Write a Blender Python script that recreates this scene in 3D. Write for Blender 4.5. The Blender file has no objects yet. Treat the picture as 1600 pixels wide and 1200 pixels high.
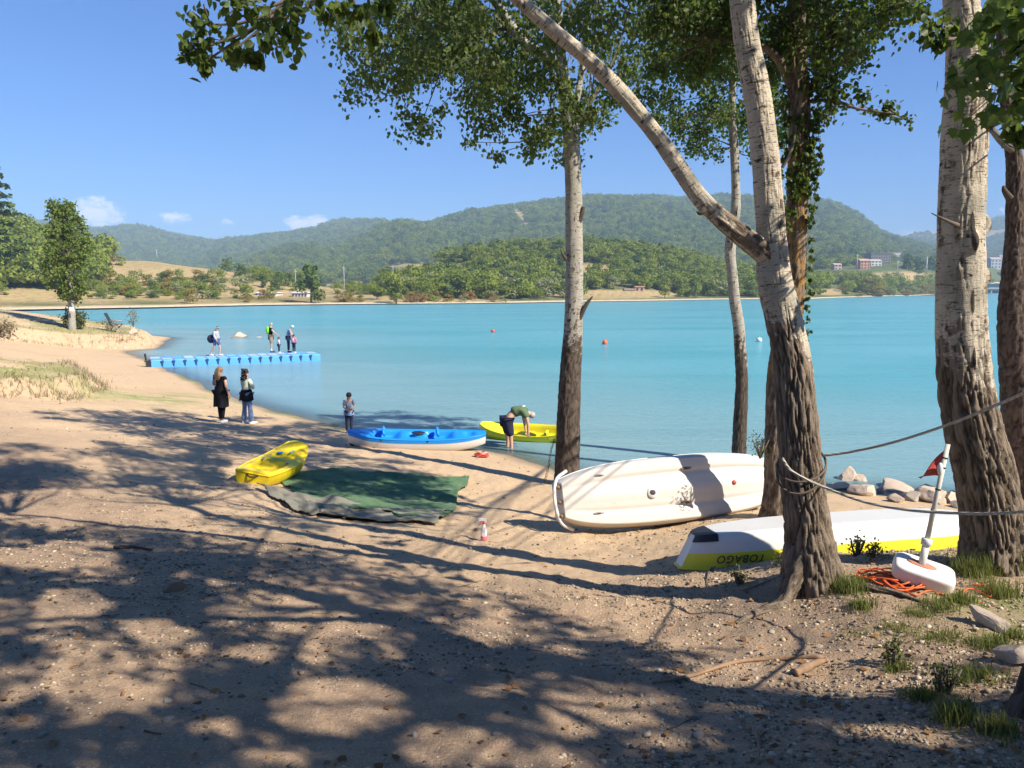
import bpy, math, random
import numpy as np
from mathutils import Vector, Matrix, Euler
R = math.radians
sc = bpy.context.scene
COL = sc.collection
rng = np.random.default_rng(11)
random.seed(5)

# ------------------------------------------------------------------ camera, world, sun, exposure
CAMZ, FPX, PITCH = 4.1, 1200.0, math.atan(147 / 1200)
cd = bpy.data.cameras.new('camera'); cam = bpy.data.objects.new('camera', cd); COL.objects.link(cam)
cam.location = (0, 0, CAMZ); cam.rotation_euler = (R(90) - PITCH, 0, 0)
cd.sensor_width = 36; cd.lens = 36 * FPX / 1600; cd.clip_start = .05; cd.clip_end = 20000
sc.camera = cam
SUN_EL, SUN_AZ = R(42), math.atan2(.85, -.53)          # azimuth clockwise from +Y
SUNV = Vector((math.sin(SUN_AZ) * math.cos(SUN_EL), math.cos(SUN_AZ) * math.cos(SUN_EL), math.sin(SUN_EL)))
SUN_STRENGTH, SKY_STRENGTH, EXPOSURE, HAZE = 5.0, .052, 1.05, .00029
sl = bpy.data.lights.new('sun', 'SUN'); sun = bpy.data.objects.new('sun', sl); COL.objects.link(sun)
sl.energy = SUN_STRENGTH; sl.angle = R(.53); sl.color = (1, .91, .77)
sun.location = (30, -20, 60); sun.rotation_euler = (-SUNV).to_track_quat('-Z', 'Y').to_euler()
vs = sc.view_settings
vs.view_transform = 'Standard'; vs.look = 'None'; vs.exposure = EXPOSURE; vs.gamma = 1; vs.use_curve_mapping = False
sc.render.engine = 'CYCLES'
cy = sc.cycles
cy.use_denoising = True; cy.max_bounces = 6; cy.diffuse_bounces = 3; cy.glossy_bounces = 2
cy.transmission_bounces = 4; cy.transparent_max_bounces = 8; cy.volume_bounces = 0
cy.caustics_reflective = False; cy.caustics_refractive = False; cy.sample_clamp_indirect = 6
cy.use_adaptive_sampling = True; cy.adaptive_threshold = .015

class NT:
    """tiny node helper"""
    def __init__(s, tree): s.t = tree; s.n = tree.nodes; s.l = tree.links
    def add(s, typ, **kw):
        nd = s.n.new(typ); ins = kw.pop('ins', {})
        for k, v in kw.items(): setattr(nd, k, v)
        for k, v in ins.items(): s.put(nd.inputs[k], v)
        return nd
    def put(s, sock, v):
        if isinstance(v, bpy.types.NodeSocket): s.l.new(v, sock)
        else:
            if isinstance(v, (tuple, list)) and len(v) == 3 and sock.type == 'RGBA': v = (*v, 1)
            sock.default_value = v
    def math(s, op, a, b=0., c=0., clamp=False):
        nd = s.add('ShaderNodeMath', operation=op, use_clamp=clamp)
        for i, v in enumerate((a, b, c)): s.put(nd.inputs[i], v)
        return nd.outputs[0]
    def mix(s, f, a, b, mode='MIX'):
        nd = s.add('ShaderNodeMix', data_type='RGBA', blend_type=mode)
        s.put(nd.inputs[0], f); s.put(nd.inputs[6], a); s.put(nd.inputs[7], b)
        return nd.outputs[2]
    def ramp(s, f, lo, hi):
        nd = s.add('ShaderNodeMapRange', interpolation_type='SMOOTHSTEP')
        s.put(nd.inputs[0], f); s.put(nd.inputs[1], lo); s.put(nd.inputs[2], hi)
        return nd.outputs[0]
    def noise(s, vec, scale, detail=4, rough=.55, dist=0.):
        nd = s.add('ShaderNodeTexNoise', ins={'Scale': scale, 'Detail': detail, 'Roughness': rough, 'Distortion': dist})
        if vec is not None: s.l.new(vec, nd.inputs['Vector'])
        return nd.outputs['Fac']
    def scale(s, vec, k):
        nd = s.add('ShaderNodeVectorMath', operation='MULTIPLY'); s.l.new(vec, nd.inputs[0]); nd.inputs[1].default_value = k
        return nd.outputs[0]
    def attr(s, name): return s.add('ShaderNodeAttribute', attribute_name=name).outputs['Fac']
    def bump(s, h, strength, dist):
        return s.add('ShaderNodeBump', ins={'Height': h, 'Strength': strength, 'Distance': dist}).outputs[0]

W = bpy.data.worlds.new('World'); sc.world = W; W.use_nodes = True
w = NT(W.node_tree); w.n.clear()
sky = w.add('ShaderNodeTexSky', sky_type='NISHITA', sun_disc=False, sun_elevation=SUN_EL, sun_rotation=SUN_AZ,
            altitude=900, air_density=1.0, dust_density=.35, ozone_density=3.0)
gd = w.add('ShaderNodeTexCoord').outputs['Generated']
sx = w.add('ShaderNodeSeparateXYZ', ins={0: gd})
yy = w.math('MAXIMUM', sx.outputs[1], .02)
u_, v_ = w.math('DIVIDE', sx.outputs[0], yy), w.math('DIVIDE', sx.outputs[2], yy)
uv = w.add('ShaderNodeCombineXYZ', ins={0: u_, 1: v_}).outputs[0]
cn = w.noise(w.scale(uv, (1, 1.5, 1)), 55, 8, .65)
tot = None
for (cx, cyy, a, b, k) in ((160, 338, 62, 34, 1.), (280, 343, 40, 15, .72), (365, 350, 22, 9, .45), (470, 352, 28, 16, 1.), (503, 352, 28, 18, 1.),
                          (1418, 366, 48, 14, .5), (1572, 330, 36, 28, .5)):
    du = w.math('DIVIDE', w.math('SUBTRACT', u_, (cx - 800) / 1200), a / 1200)
    dv = w.math('DIVIDE', w.math('SUBTRACT', v_, (453 - cyy) / 1200), b / 1200)
    d = w.math('SQRT', w.math('ADD', w.math('MULTIPLY', du, du), w.math('MULTIPLY', dv, dv)))
    m = w.math('MULTIPLY', w.math('SUBTRACT', 1., d, clamp=True), k)
    tot = m if tot is None else w.math('MAXIMUM', tot, m)
cm = w.math('MULTIPLY', w.math('ADD', tot, w.math('MULTIPLY', w.math('SUBTRACT', cn, .5), 2.0)), w.ramp(tot, .0, .25))
cm = w.math('MULTIPLY', w.ramp(cm, .10, .72), .95)
hs = w.add('ShaderNodeHueSaturation', ins={'Hue': .5, 'Saturation': 1.12, 'Value': 1.0, 'Color': sky.outputs[0]})
tint = w.mix(1., hs.outputs[0], (.34, .86, 1.52), 'MULTIPLY')
csky = w.mix(cm, tint, (14.5, 13.9, 13.6))
bg = w.add('ShaderNodeBackground', ins={'Color': csky, 'Strength': SKY_STRENGTH})
w.l.new(bg.outputs[0], w.add('ShaderNodeOutputWorld').inputs[0])

# ------------------------------------------------------------------ helpers
def hash3(ix, iy, iz):
    n = (ix * 374761393 + iy * 668265263 + iz * 2147483647 * 3 + 144665) & 0xffffffff
    n = ((n ^ (n >> 13)) * 1274126177) & 0xffffffff
    n = ((n ^ (n >> 16)) * 2246822519) & 0xffffffff
    return ((n ^ (n >> 15)) & 0xffff) / 65535.
def vn(x, y, z=0.):
    x, y, z = np.broadcast_arrays(np.asarray(x, float), np.asarray(y, float), np.asarray(z, float))
    fx, fy, fz = np.floor(x), np.floor(y), np.floor(z)
    ix, iy, iz = fx.astype(np.int64), fy.astype(np.int64), fz.astype(np.int64)
    tx, ty, tz = x - fx, y - fy, z - fz
    tx, ty, tz = (t * t * (3 - 2 * t) for t in (tx, ty, tz))
    r = 0
    for a in (0, 1):
        for b in (0, 1):
            for c in (0, 1):
                r = r + hash3(ix + a, iy + b, iz + c) * (tx if a else 1 - tx) * (ty if b else 1 - ty) * (tz if c else 1 - tz)
    return r * 2 - 1
def fbm(x, y, z=0., o=4):
    s, a = 0, .5
    for i in range(o):
        s = s + a * vn(np.asarray(x) * 2 ** i + 17.3 * i, np.asarray(y) * 2 ** i + 5.1 * i, np.asarray(z) * 2 ** i); a *= .5
    return s
def ss(x, a, b):
    t = np.clip((np.asarray(x, float) - a) / (b - a), 0, 1); return t * t * (3 - 2 * t)

def ray(px, py):
    """direction through a photo pixel, per metre of depth along world Y"""
    x, y = (px - 800) / FPX, (600 - py) / FPX
    d = np.array([x, math.cos(PITCH) + y * math.sin(PITCH), -math.sin(PITCH) + y * math.cos(PITCH)])
    return d / d[1]
def P(px, py, Y):
    d = ray(px, py); return Vector((d[0] * Y, Y, CAMZ + d[2] * Y))
def onz(px, py, z):
    d = ray(px, py); return P(px, py, (z - CAMZ) / d[2])
def scale_at(Y): return Y / FPX * 1.0

def np_mesh(name, V, F):
    V = np.asarray(V, np.float32).reshape(-1, 3); F = np.asarray(F, np.int32)
    me = bpy.data.meshes.new(name)
    k = F.shape[1]; n = len(F)
    me.vertices.add(len(V)); me.vertices.foreach_set('co', V.ravel())
    me.loops.add(n * k); me.loops.foreach_set('vertex_index', F.ravel())
    me.polygons.add(n); me.polygons.foreach_set('loop_start', np.arange(0, n * k, k, dtype=np.int32))
    me.update(calc_edges=True); me.validate()
    return me
def fattr(me, name, arr):
    a = me.attributes.new(name, 'FLOAT', 'POINT'); a.data.foreach_set('value', np.asarray(arr, np.float32).ravel())
def ob(name, me, mat=None, parent=None, smooth=True):
    o = bpy.data.objects.new(name, me); COL.objects.link(o)
    if mat is not None and len(me.materials) == 0: me.materials.append(mat)
    if smooth and hasattr(me, 'shade_smooth'): me.shade_smooth()
    if parent is not None: o.parent = parent
    return o
def tag(o, label=None, cat=None, group=None, kind=None):
    if label: o['label'] = label
    if cat: o['category'] = cat
    if group: o['group'] = group
    if kind: o['kind'] = kind
    return o
def thing(name, label, cat, loc=(0, 0, 0), rot=None, group=None):
    o = bpy.data.objects.new(name, None); COL.objects.link(o); o.location = loc; o.empty_display_size = .1
    if rot is not None: o.rotation_euler = rot
    return tag(o, label, cat, group)
def copy_tree(o, parent=None):
    c = o.copy(); COL.objects.link(c)
    if parent is not None: c.parent = parent
    for ch in list(o.children): copy_tree(ch, c)
    return c

class MB:
    """collects shapes into one mesh"""
    def __init__(s): s.v = []; s.f = []; s.n = 0
    def add(s, V, F):
        s.v.append(np.asarray(V, float).reshape(-1, 3)); s.f += [tuple(int(i) + s.n for i in f) for f in F]; s.n += len(s.v[-1]); return s
    def box(s, c, size, rotz=0., M=None):
        h = np.array(size) / 2
        V = np.array([[x, y, z] for x in (-1, 1) for y in (-1, 1) for z in (-1, 1)]) * h
        if M is not None: V = V @ np.array(M.to_3x3()).T
        elif rotz:
            c_, s_ = math.cos(rotz), math.sin(rotz); V = np.stack([V[:, 0] * c_ - V[:, 1] * s_, V[:, 0] * s_ + V[:, 1] * c_, V[:, 2]], 1)
        return s.add(V + np.array(c), [(0, 1, 3, 2), (4, 6, 7, 5), (0, 4, 5, 1), (2, 3, 7, 6), (0, 2, 6, 4), (1, 5, 7, 3)])
    def tube(s, pts, rad, n=8, cap=True, closed=False):
        V, F = tube_np(pts, rad, n, closed)
        if cap and not closed:
            m = len(V); F = list(F) + [tuple(range(n - 1, -1, -1)), tuple(range(m - n, m))]
        return s.add(V, F)
    def ell(s, c, r, nu=14, nv=9, M=None, p=1.):
        a = np.linspace(0, 2 * np.pi, nu, endpoint=False); b = np.linspace(-np.pi / 2, np.pi / 2, nv + 2)[1:-1]
        sp = lambda q: np.sign(q) * np.abs(q) ** p
        V = [[sp(math.cos(bb)) * sp(math.cos(aa)), sp(math.cos(bb)) * sp(math.sin(aa)), sp(math.sin(bb))] for bb in b for aa in a] + [[0, 0, -1], [0, 0, 1]]
        V = np.array(V) * np.array(r)
        if M is not None: V = V @ np.array(M.to_3x3()).T
        F = [(i * nu + j, i * nu + (j + 1) % nu, (i + 1) * nu + (j + 1) % nu, (i + 1) * nu + j) for i in range(nv - 1) for j in range(nu)]
        F += [(nu * nv, (j + 1) % nu, j) for j in range(nu)] + [(nu * nv + 1, nu * (nv - 1) + j, nu * (nv - 1) + (j + 1) % nu) for j in range(nu)]
        return s.add(V + np.array(c), F)
    def lathe(s, prof, n=16, c=(0, 0, 0)):
        V, F = [], []
        for r, z in prof:
            for j in range(n): V.append((r * math.cos(2 * math.pi * j / n), r * math.sin(2 * math.pi * j / n), z))
        m = len(prof)
        F = [(i * n + j, i * n + (j + 1) % n, (i + 1) * n + (j + 1) % n, (i + 1) * n + j) for i in range(m - 1) for j in range(n)]
        F += [tuple(range(n - 1, -1, -1)), tuple(range((m - 1) * n, m * n))]
        return s.add(np.array(V) + np.array(c), F)
    def mesh(s, name):
        me = bpy.data.meshes.new(name); me.from_pydata(np.concatenate(s.v).tolist(), [], s.f); me.update(); return me
    def build(s, name, mat, parent=None, smooth=True, world=False):
        me = s.mesh(name)
        if world and parent is not None:
            me.transform(parent.matrix_basis.inverted())
        return ob(name, me, mat, parent, smooth)
def tube_np(pts, rad, n=8, closed=False):
    p = np.array([tuple(q) for q in pts], float); m = len(p)
    rad = np.full(m, rad) if np.isscalar(rad) else np.asarray(rad, float)
    t = np.gradient(p, axis=0) if not closed else (np.roll(p, -1, 0) - np.roll(p, 1, 0))
    t /= np.linalg.norm(t, axis=1)[:, None] + 1e-12
    ref = np.array([0, 0, 1.]) if abs(t[0][2]) < .9 else np.array([1., 0, 0])
    a = np.cross(t[0], ref); a /= np.linalg.norm(a)
    ang = np.linspace(0, 2 * np.pi, n, endpoint=False); V = []
    for i in range(m):
        a = a - t[i] * a.dot(t[i]); a /= np.linalg.norm(a) + 1e-12; b = np.cross(t[i], a)
        V.append(p[i] + rad[i] * (np.cos(ang)[:, None] * a + np.sin(ang)[:, None] * b))
    V = np.concatenate(V)
    k = m if closed else m - 1
    F = [(i * n + j, i * n + (j + 1) % n, ((i + 1) % m) * n + (j + 1) % n, ((i + 1) % m) * n + j) for i in range(k) for j in range(n)]
    return V, F
def spline(pts, n):
    """Catmull-Rom through rows (any width), n samples"""
    p = np.array(pts, float); p = np.vstack([2 * p[0] - p[1], p, 2 * p[-1] - p[-2]])
    out = []
    for u in np.linspace(0, len(p) - 3 - 1e-6, n):
        i = int(u); t = u - i; a, b, c, d = p[i:i + 4]
        out.append(.5 * (2 * b + (c - a) * t + (2 * a - 5 * b + 4 * c - d) * t * t + (3 * b - a - 3 * c + d) * t ** 3))
    return np.array(out)

def new_mat(name):
    m = bpy.data.materials.new(name); m.use_nodes = True; t = NT(m.node_tree); t.n.clear()
    out = t.add('ShaderNodeOutputMaterial'); return m, t, out
def plain(name, col, rough=.5, var=.12, scale=8., bump=0., bscale=60., metallic=0., coat=0., spec=.5, dirt=None):
    """a procedural surface: base colour with tone variation, fine bump, optional dirt blotches"""
    m, t, out = new_mat(name)
    oc = t.add('ShaderNodeTexCoord').outputs['Object']
    n1 = t.noise(oc, scale, 5)
    c = t.mix(n1, tuple(q * (1 - var) for q in col), tuple(min(1, q * (1 + var)) for q in col))
    if dirt:
        n2 = t.noise(oc, scale * .6, 8, .7); c = t.mix(t.math('MULTIPLY', t.ramp(n2, .52, .72), dirt[1]), c, dirt[0])
    b = t.add('ShaderNodeBsdfPrincipled', ins={'Base Color': c, 'Roughness': rough, 'Metallic': metallic, 'Specular IOR Level': spec, 'Coat Weight': coat})
    if bump: t.l.new(t.bump(t.noise(oc, bscale, 4), bump, .01), b.inputs['Normal'])
    t.l.new(b.outputs[0], out.inputs[0]); return m
def leafmat(name, c1, c2, trans=.45, rnd=True, gloss=.0):
    m, t, out = new_mat(name)
    oi = t.add('ShaderNodeObjectInfo').outputs['Random']
    gr = t.add('ShaderNodeNewGeometry').outputs['Random Per Island']
    f = t.math('ADD', t.math('MULTIPLY', gr, .6), t.math('MULTIPLY', oi, .4 if rnd else .2))
    c = t.mix(f, c1, c2)
    d = t.add('ShaderNodeBsdfPrincipled', ins={'Base Color': c, 'Roughness': .5, 'Specular IOR Level': gloss})
    tr = t.add('ShaderNodeBsdfTranslucent', ins={'Color': t.mix(.35, c, (.35, .45, .06))})
    mx = t.add('ShaderNodeMixShader', ins={0: trans, 1: d.outputs[0], 2: tr.outputs[0]})
    t.l.new(mx.outputs[0], out.inputs[0]); return m
# ------------------------------------------------------------------ near ground
SHORE = np.array([(-260, 110), (-120, 92), (-80, 85), (-45, 76), (-33, 70), (-29.3, 66.5), (-28, 62), (-26.2, 57), (-25, 54), (-26.2, 51.8), (-23.8, 48), (-21.5, 45.2),
                  (-19.6, 42), (-17.5, 38.8), (-15, 35.4), (-12.3, 31.3), (-9, 27), (-6.4, 24.1), (-4.6, 22.2), (-2.8, 20.9), (-1.4, 19.9), (-.1, 18.9), (.75, 17.7),
                  (1.3, 16.6), (2.5, 16), (4.5, 15.8), (6.5, 15.5), (9, 14.8), (13, 13.2), (22, 11), (60, 0), (60, -70), (-260, -70)], float)
BANK1 = np.array([(-30, 20.5), (-14.8, 21.6), (-13.9, 23.7), (-15, 27.2), (-16.3, 30.0), (-18.6, 32.0), (-19.4, 29.6), (-22, 27.6), (-40, 27)], float)
BANK2 = np.array([(-26, 54.6), (-27.5, 52.8), (-31, 50.2), (-34, 47.5), (-45, 45), (-80, 45), (-80, 80), (-44, 71), (-33, 66.5), (-28.2, 60)], float)
def pdist(x, y, poly):
    """signed distance to a closed polygon, positive inside"""
    x, y = np.asarray(x, float), np.asarray(y, float)
    d = np.full(x.shape, 1e9); ins = np.zeros(x.shape, bool)
    for (x0, y0), (x1, y1) in zip(poly, np.roll(poly, -1, 0)):
        ex, ey = x1 - x0, y1 - y0
        t = np.clip(((x - x0) * ex + (y - y0) * ey) / (ex * ex + ey * ey), 0, 1)
        d = np.minimum(d, np.hypot(x - x0 - t * ex, y - y0 - t * ey))
        c = ((y0 > y) != (y1 > y)) & (x < ex * (y - y0) / (ey if abs(ey) > 1e-9 else 1e-9) + x0); ins ^= c
    return np.where(ins, d, -d)
def sdist(x, y): return pdist(x, y, SHORE) + .25 * fbm(np.asarray(x) * .5, np.asarray(y) * .5, 3.)
def hground(x, y, fine=True):
    x, y = np.asarray(x, float), np.asarray(y, float)
    s = sdist(x, y)
    h = np.interp(s, [-60, -12, -3, 0, 3, 5, 7, 9, 11, 14, 18, 30, 60, 200], [-5, -1.6, -.4, 0, .28, .60, .97, 1.33, 1.64, 2.08, 2.6, 3.0, 3.2, 4])
    h = h + .32 * ss(x, 1.0, 3.4) * ss(s, 1.2, 4.) * (1 - ss(x, 14, 24))
    rag = .35 * fbm(x * .9, y * .9, 9.) + .2 * fbm(x * 2.7, y * 2.7, 2.)
    b1 = pdist(x, y, BANK1) + rag * 1.3; b2 = pdist(x, y, BANK2) + rag * 2.2
    h = h + .52 * ss(b1, -.2, .3) + .8 * ss(b2, -.3, .5) + .1 * ss(b1, -1.2, -.2) * np.clip(fbm(x * 2.2, y * 2.2, 3.) * 2, -.5, 1)
    h = h + ss(s, 0, 3) * (.07 * fbm(x * .35, y * .35, 1.) + .05 * fbm(x * 1.1, y * 1.1, 4.))
    # swell of soil at the foot of the near trunks
    for (cx, cyy, r, k) in ((2.55, 6.25, .75, .13), (4.2, 6.35, .9, .10), (2.3, 3.3, .6, .06)):
        h = h + k * np.exp(-((x - cx) ** 2 + (y - cyy) ** 2) / r ** 2)
    if fine: h = h + ss(s, .3, 3) * (.030 * fbm(x * 4, y * 4, 7.) + .018 * fbm(x * 11, y * 11, 2.))
    return h
def gz(x, y): return float(hground(np.array([x]), np.array([y]))[0])
def G(px, py, ymax=90.):
    d = ray(px, py); Y = np.concatenate([np.linspace(1.2, 30, 900), np.linspace(30.05, ymax, 900)])
    h = hground(d[0] * Y, Y, False); z = CAMZ + d[2] * Y
    k = int(np.argmax(z <= h)) if (z <= h).any() else len(Y) - 1
    Yk = Y[k]; return Vector((d[0] * Yk, Yk, gz(d[0] * Yk, Yk)))

nu, nv = 620, 560
tt = np.linspace(-1, 1, nu); uu = np.sign(tt) * (np.abs(tt) * .55 + np.abs(tt) ** 3 * 1.6)
yr = np.concatenate([np.linspace(-30, 1.4, 30, endpoint=False), 1.4 + (np.linspace(0, 1, nv - 30) ** 2.0) * 92])
XX = uu[None, :] * (np.maximum(yr, 0)[:, None] + 9); YY = np.repeat(yr[:, None], nu, 1)
XX = XX + 0 * YY
hh = hground(XX, YY); sd = sdist(XX, YY)
V = np.stack([XX, YY, hh], -1).reshape(-1, 3)
ii = np.arange(nu * nv).reshape(nv, nu)
F = np.stack([ii[:-1, :-1], ii[:-1, 1:], ii[1:, 1:], ii[1:, :-1]], -1).reshape(-1, 4)
me = np_mesh('ground', V, F)
X_, Y_ = XX.ravel(), YY.ravel()
b1 = pdist(X_, Y_, BANK1); b2 = pdist(X_, Y_, BANK2)
grass = np.maximum(ss(b1, .0, .9), ss(b2, .2, 1.6) * .9) * ss(fbm(X_ * .5, Y_ * .5, 5.), -.35, .15)
grass = np.maximum(grass, .85 * ss(X_ - .32 * Y_, .85, 1.8) * (1 - ss(Y_, 6.6, 8.2)) * ss(Y_, 2.6, 4.2) * ss(fbm(X_ * 1.3, Y_ * 1.3, 8.), -.25, .25))
sdv = sd.ravel()
algae = np.exp(-((sdv - .12) / .22) ** 2) * ss(fbm(X_ * .4, Y_ * .4, 2.), -.2, .2) * (Y_ < 45)
PA = G(235, 622); patch = np.exp(-(((X_ - PA.x) / 3.0) ** 2 + ((Y_ - PA.y) / 2.6) ** 2) * 1.1)
algae = np.maximum(algae, .95 * patch * ss(fbm(X_ * .8, Y_ * 2.2, 6.), -.3, .2))
humus = ss(sdv, 8.0, 11.0) * (1 - ss(-X_, 9, 14)) * .9 + .25 * ss(sdv, 6, 9)
fattr(me, 'grass', grass); fattr(me, 'algae', algae); fattr(me, 'humus', np.clip(humus + .35 * fbm(X_ * .6, Y_ * .6, 1.), 0, 1)); fattr(me, 'sd', sdv)

m, t, out = new_mat('soil')
oc = t.add('ShaderNodeTexCoord').outputs['Object']
geo = t.add('ShaderNodeNewGeometry')
nA, nB, nC = t.noise(oc, .7, 6, .6), t.noise(oc, 6, 8, .65), t.noise(oc, 45, 5, .6)
sand = t.mix(nB, (.48, .335, .20), (.64, .48, .305))
hum = t.mix(nB, (.24, .165, .105), (.52, .36, .23))
hum = t.mix(t.math('MULTIPLY', t.ramp(nA, .45, .7), .6), hum, (.155, .115, .085))
c = t.mix(t.attr('humus'), sand, hum)
c = t.mix(t.math('MULTIPLY', t.ramp(nC, .45, .75), .5), c, (.19, .13, .085))
c = t.mix(t.math('MULTIPLY', t.ramp(t.noise(t.scale(oc, (1, 1.6, 1)), 17, 6, .7), .60, .68), .6), c, (.11, .075, .05))
c = t.mix(t.math('MULTIPLY', t.ramp(t.noise(oc, 75, 4, .6), .57, .64), t.math('MULTIPLY', t.attr('humus'), .75)), c, (.50, .44, .36))
nz = t.add('ShaderNodeSeparateXYZ', ins={0: geo.outputs['Normal']}).outputs[2]
c = t.mix(t.math('MULTIPLY', t.ramp(nz, .93, .75), .6), c, (.43, .31, .20))
gn = t.noise(oc, 14, 5, .7)
c = t.mix(t.math('MULTIPLY', t.attr('grass'), t.ramp(gn, .3, .6)), c, t.mix(nC, (.10, .155, .03), (.23, .25, .07)))
strk = t.noise(t.scale(oc, (1.2, 7, 1)), 1.6, 5, .65)
c = t.mix(t.math('MULTIPLY', t.attr('algae'), t.ramp(strk, .32, .52)), c, (.20, .27, .075))
wet = t.ramp(t.attr('sd'), .55, -.05)
c = t.mix(t.math('MULTIPLY', wet, .55), c, (.13, .095, .065))
b = t.add('ShaderNodeBsdfPrincipled', ins={'Base Color': c, 'Roughness': t.math('SUBTRACT', .95, t.math('MULTIPLY', wet, .35)), 'Specular IOR Level': .25})
hgt = t.math('ADD', t.math('MULTIPLY', nB, .5), t.math('ADD', t.math('MULTIPLY', nC, .35), t.math('MULTIPLY', t.noise(oc, 140, 3), .15)))
t.l.new(t.bump(hgt, .8, .05), b.inputs['Normal']); t.l.new(b.outputs[0], out.inputs[0])
tag(ob('ground', me, m), kind='structure')

# ------------------------------------------------------------------ lake
yw = np.concatenate([8 + (np.linspace(0, 1, 220) ** 2) * 102, 110 * (60 ** (np.linspace(.02, 1, 50)))]); uw = np.linspace(-1.6, 1.6, 330)
XW = uw[None, :] * (yw[:, None] + 6); YW = np.repeat(yw[:, None], 330, 1)
dep = -np.minimum(sdist(XW, YW), 0.)
ii = np.arange(XW.size).reshape(XW.shape)
me = np_mesh('lake_water', np.stack([XW, YW, 0 * XW], -1).reshape(-1, 3), np.stack([ii[:-1, :-1], ii[:-1, 1:], ii[1:, 1:], ii[1:, :-1]], -1).reshape(-1, 4))
fattr(me, 'depth', dep.ravel())
m, t, out = new_mat('turbid_lake_water')
oc = t.add('ShaderNodeTexCoord').outputs['Object']
dp = t.attr('depth'); big = t.noise(oc, .03, 3)
murk = t.math('SUBTRACT', 1., t.math('POWER', 2.718, t.math('MULTIPLY', dp, -.5)))
body = t.mix(t.ramp(t.math('ADD', dp, t.math('MULTIPLY', big, 8.)), 2., 30.), (.19, .325, .36), (.088, .325, .39))
wind = t.noise(t.scale(oc, (.025, .11, 1)), 1., 5, .6, .8); body = t.mix(t.ramp(wind, .35, .65), t.mix(.12, body, (.03, .16, .2)), t.mix(.06, body, (.5, .6, .6)))  # wind patches; their reflection streaks are also put into the body colour
df = t.add('ShaderNodeBsdfDiffuse', ins={'Color': body})
tp = t.add('ShaderNodeBsdfTransparent', ins={'Color': (.86, .93, .93)})
base = t.add('ShaderNodeMixShader', ins={0: t.ramp(murk, -.15, .62), 1: tp.outputs[0], 2: df.outputs[0]})
wv = t.math('ADD', t.math('MULTIPLY', t.noise(t.scale(oc, (1., 1.9, 1)), 1.6, 4, .6, .6), .6), t.math('MULTIPLY', t.noise(t.scale(oc, (1., 2.2, 1)), 6.5, 3, .6, .5), .22))
nrm = t.bump(wv, .9, .2)
gl = t.add('ShaderNodeBsdfGlossy', ins={'Roughness': t.math('ADD', .06, t.math('MULTIPLY', wind, .16)), 'Color': (1, 1, 1), 'Normal': nrm})
fr = t.add('ShaderNodeFresnel', ins={'IOR': 1.33, 'Normal': nrm})
mx = t.add('ShaderNodeMixShader', ins={0: t.math('MULTIPLY', fr.outputs[0], .72), 1: base.outputs[0], 2: gl.outputs[0]})
t.l.new(mx.outputs[0], out.inputs[0])
tag(ob('lake_water', me, m), kind='structure')

# ------------------------------------------------------------------ far shore, hills, mountains (one terrain in polar columns)
def ip(px, pts): return np.interp(px, [p[0] for p in pts], [p[1] for p in pts])
FSH = [(-700, 120), (-200, 142), (0, 160), (140, 174), (250, 186), (330, 200), (440, 217), (560, 228), (700, 238), (800, 250), (900, 275), (1000, 291), (1100, 330), (1190, 352), (1260, 356), (1330, 447), (1400, 546), (1470, 640), (1550, 984), (1800, 1100), (2300, 1200)]
LAYERS = [  # crest range, start range or None for the shore, falloff length, [(px, py of crest)]
    (335, None, 90, [(-700, 335), (-150, 345), (0, 362), (60, 378), (100, 392), (140, 402), (200, 410), (260, 412), (330, 421), (400, 432), (480, 444), (560, 454), (650, 462), (2300, 470)]),
    (490, None, 170, [(-700, 460), (480, 462), (560, 452), (620, 432), (660, 421), (700, 409), (740, 400), (830, 394), (920, 391), (1000, 398), (1080, 412), (1130, 428), (1200, 443), (1260, 452), (1330, 460), (2300, 462)]),
    (780, None, 260, [(-700, 462), (1090, 458), (1180, 440), (1240, 424), (1300, 418), (1360, 412), (1400, 410), (1450, 418), (1480, 420), (1520, 420), (1560, 418), (1700, 416), (2300, 410)]),
    (1500, 620, 500, [(-700, 450), (340, 430), (380, 418), (420, 404), (450, 394), (490, 389), (520, 394), (560, 383), (600, 365), (630, 355), (665, 359), (690, 357), (720, 372), (800, 405), (900, 440), (2300, 450)]),
    (1950, 560, 900, [(-700, 450), (560, 430), (610, 390), (670, 361), (700, 352), (740, 341), (800, 331), (870, 326), (950, 321), (1010, 318), (1060, 321), (1100, 325), (1200, 326), (1290, 331), (1330, 346), (1360, 366), (1380, 376), (1420, 386), (1480, 402), (1560, 425), (2300, 440)]),
    (2400, 850, 700, [(-700, 420), (280, 420), (350, 385), (400, 378), (450, 371), (500, 363), (540, 355), (570, 353), (600, 358), (640, 378), (700, 400), (2300, 440)]),
    (3000, 950, 900, [(-700, 340), (-150, 350), (100, 360), (160, 362), (220, 359), (250, 365), (300, 375), (360, 384), (420, 395), (500, 420), (2300, 440)]),
    (3500, 1300, 900, [(-700, 440), (1300, 410), (1390, 377), (1420, 368), (1470, 371), (1500, 369), (1540, 353), (1575, 342), (1620, 346), (1700, 352), (2300, 340)])]
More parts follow.
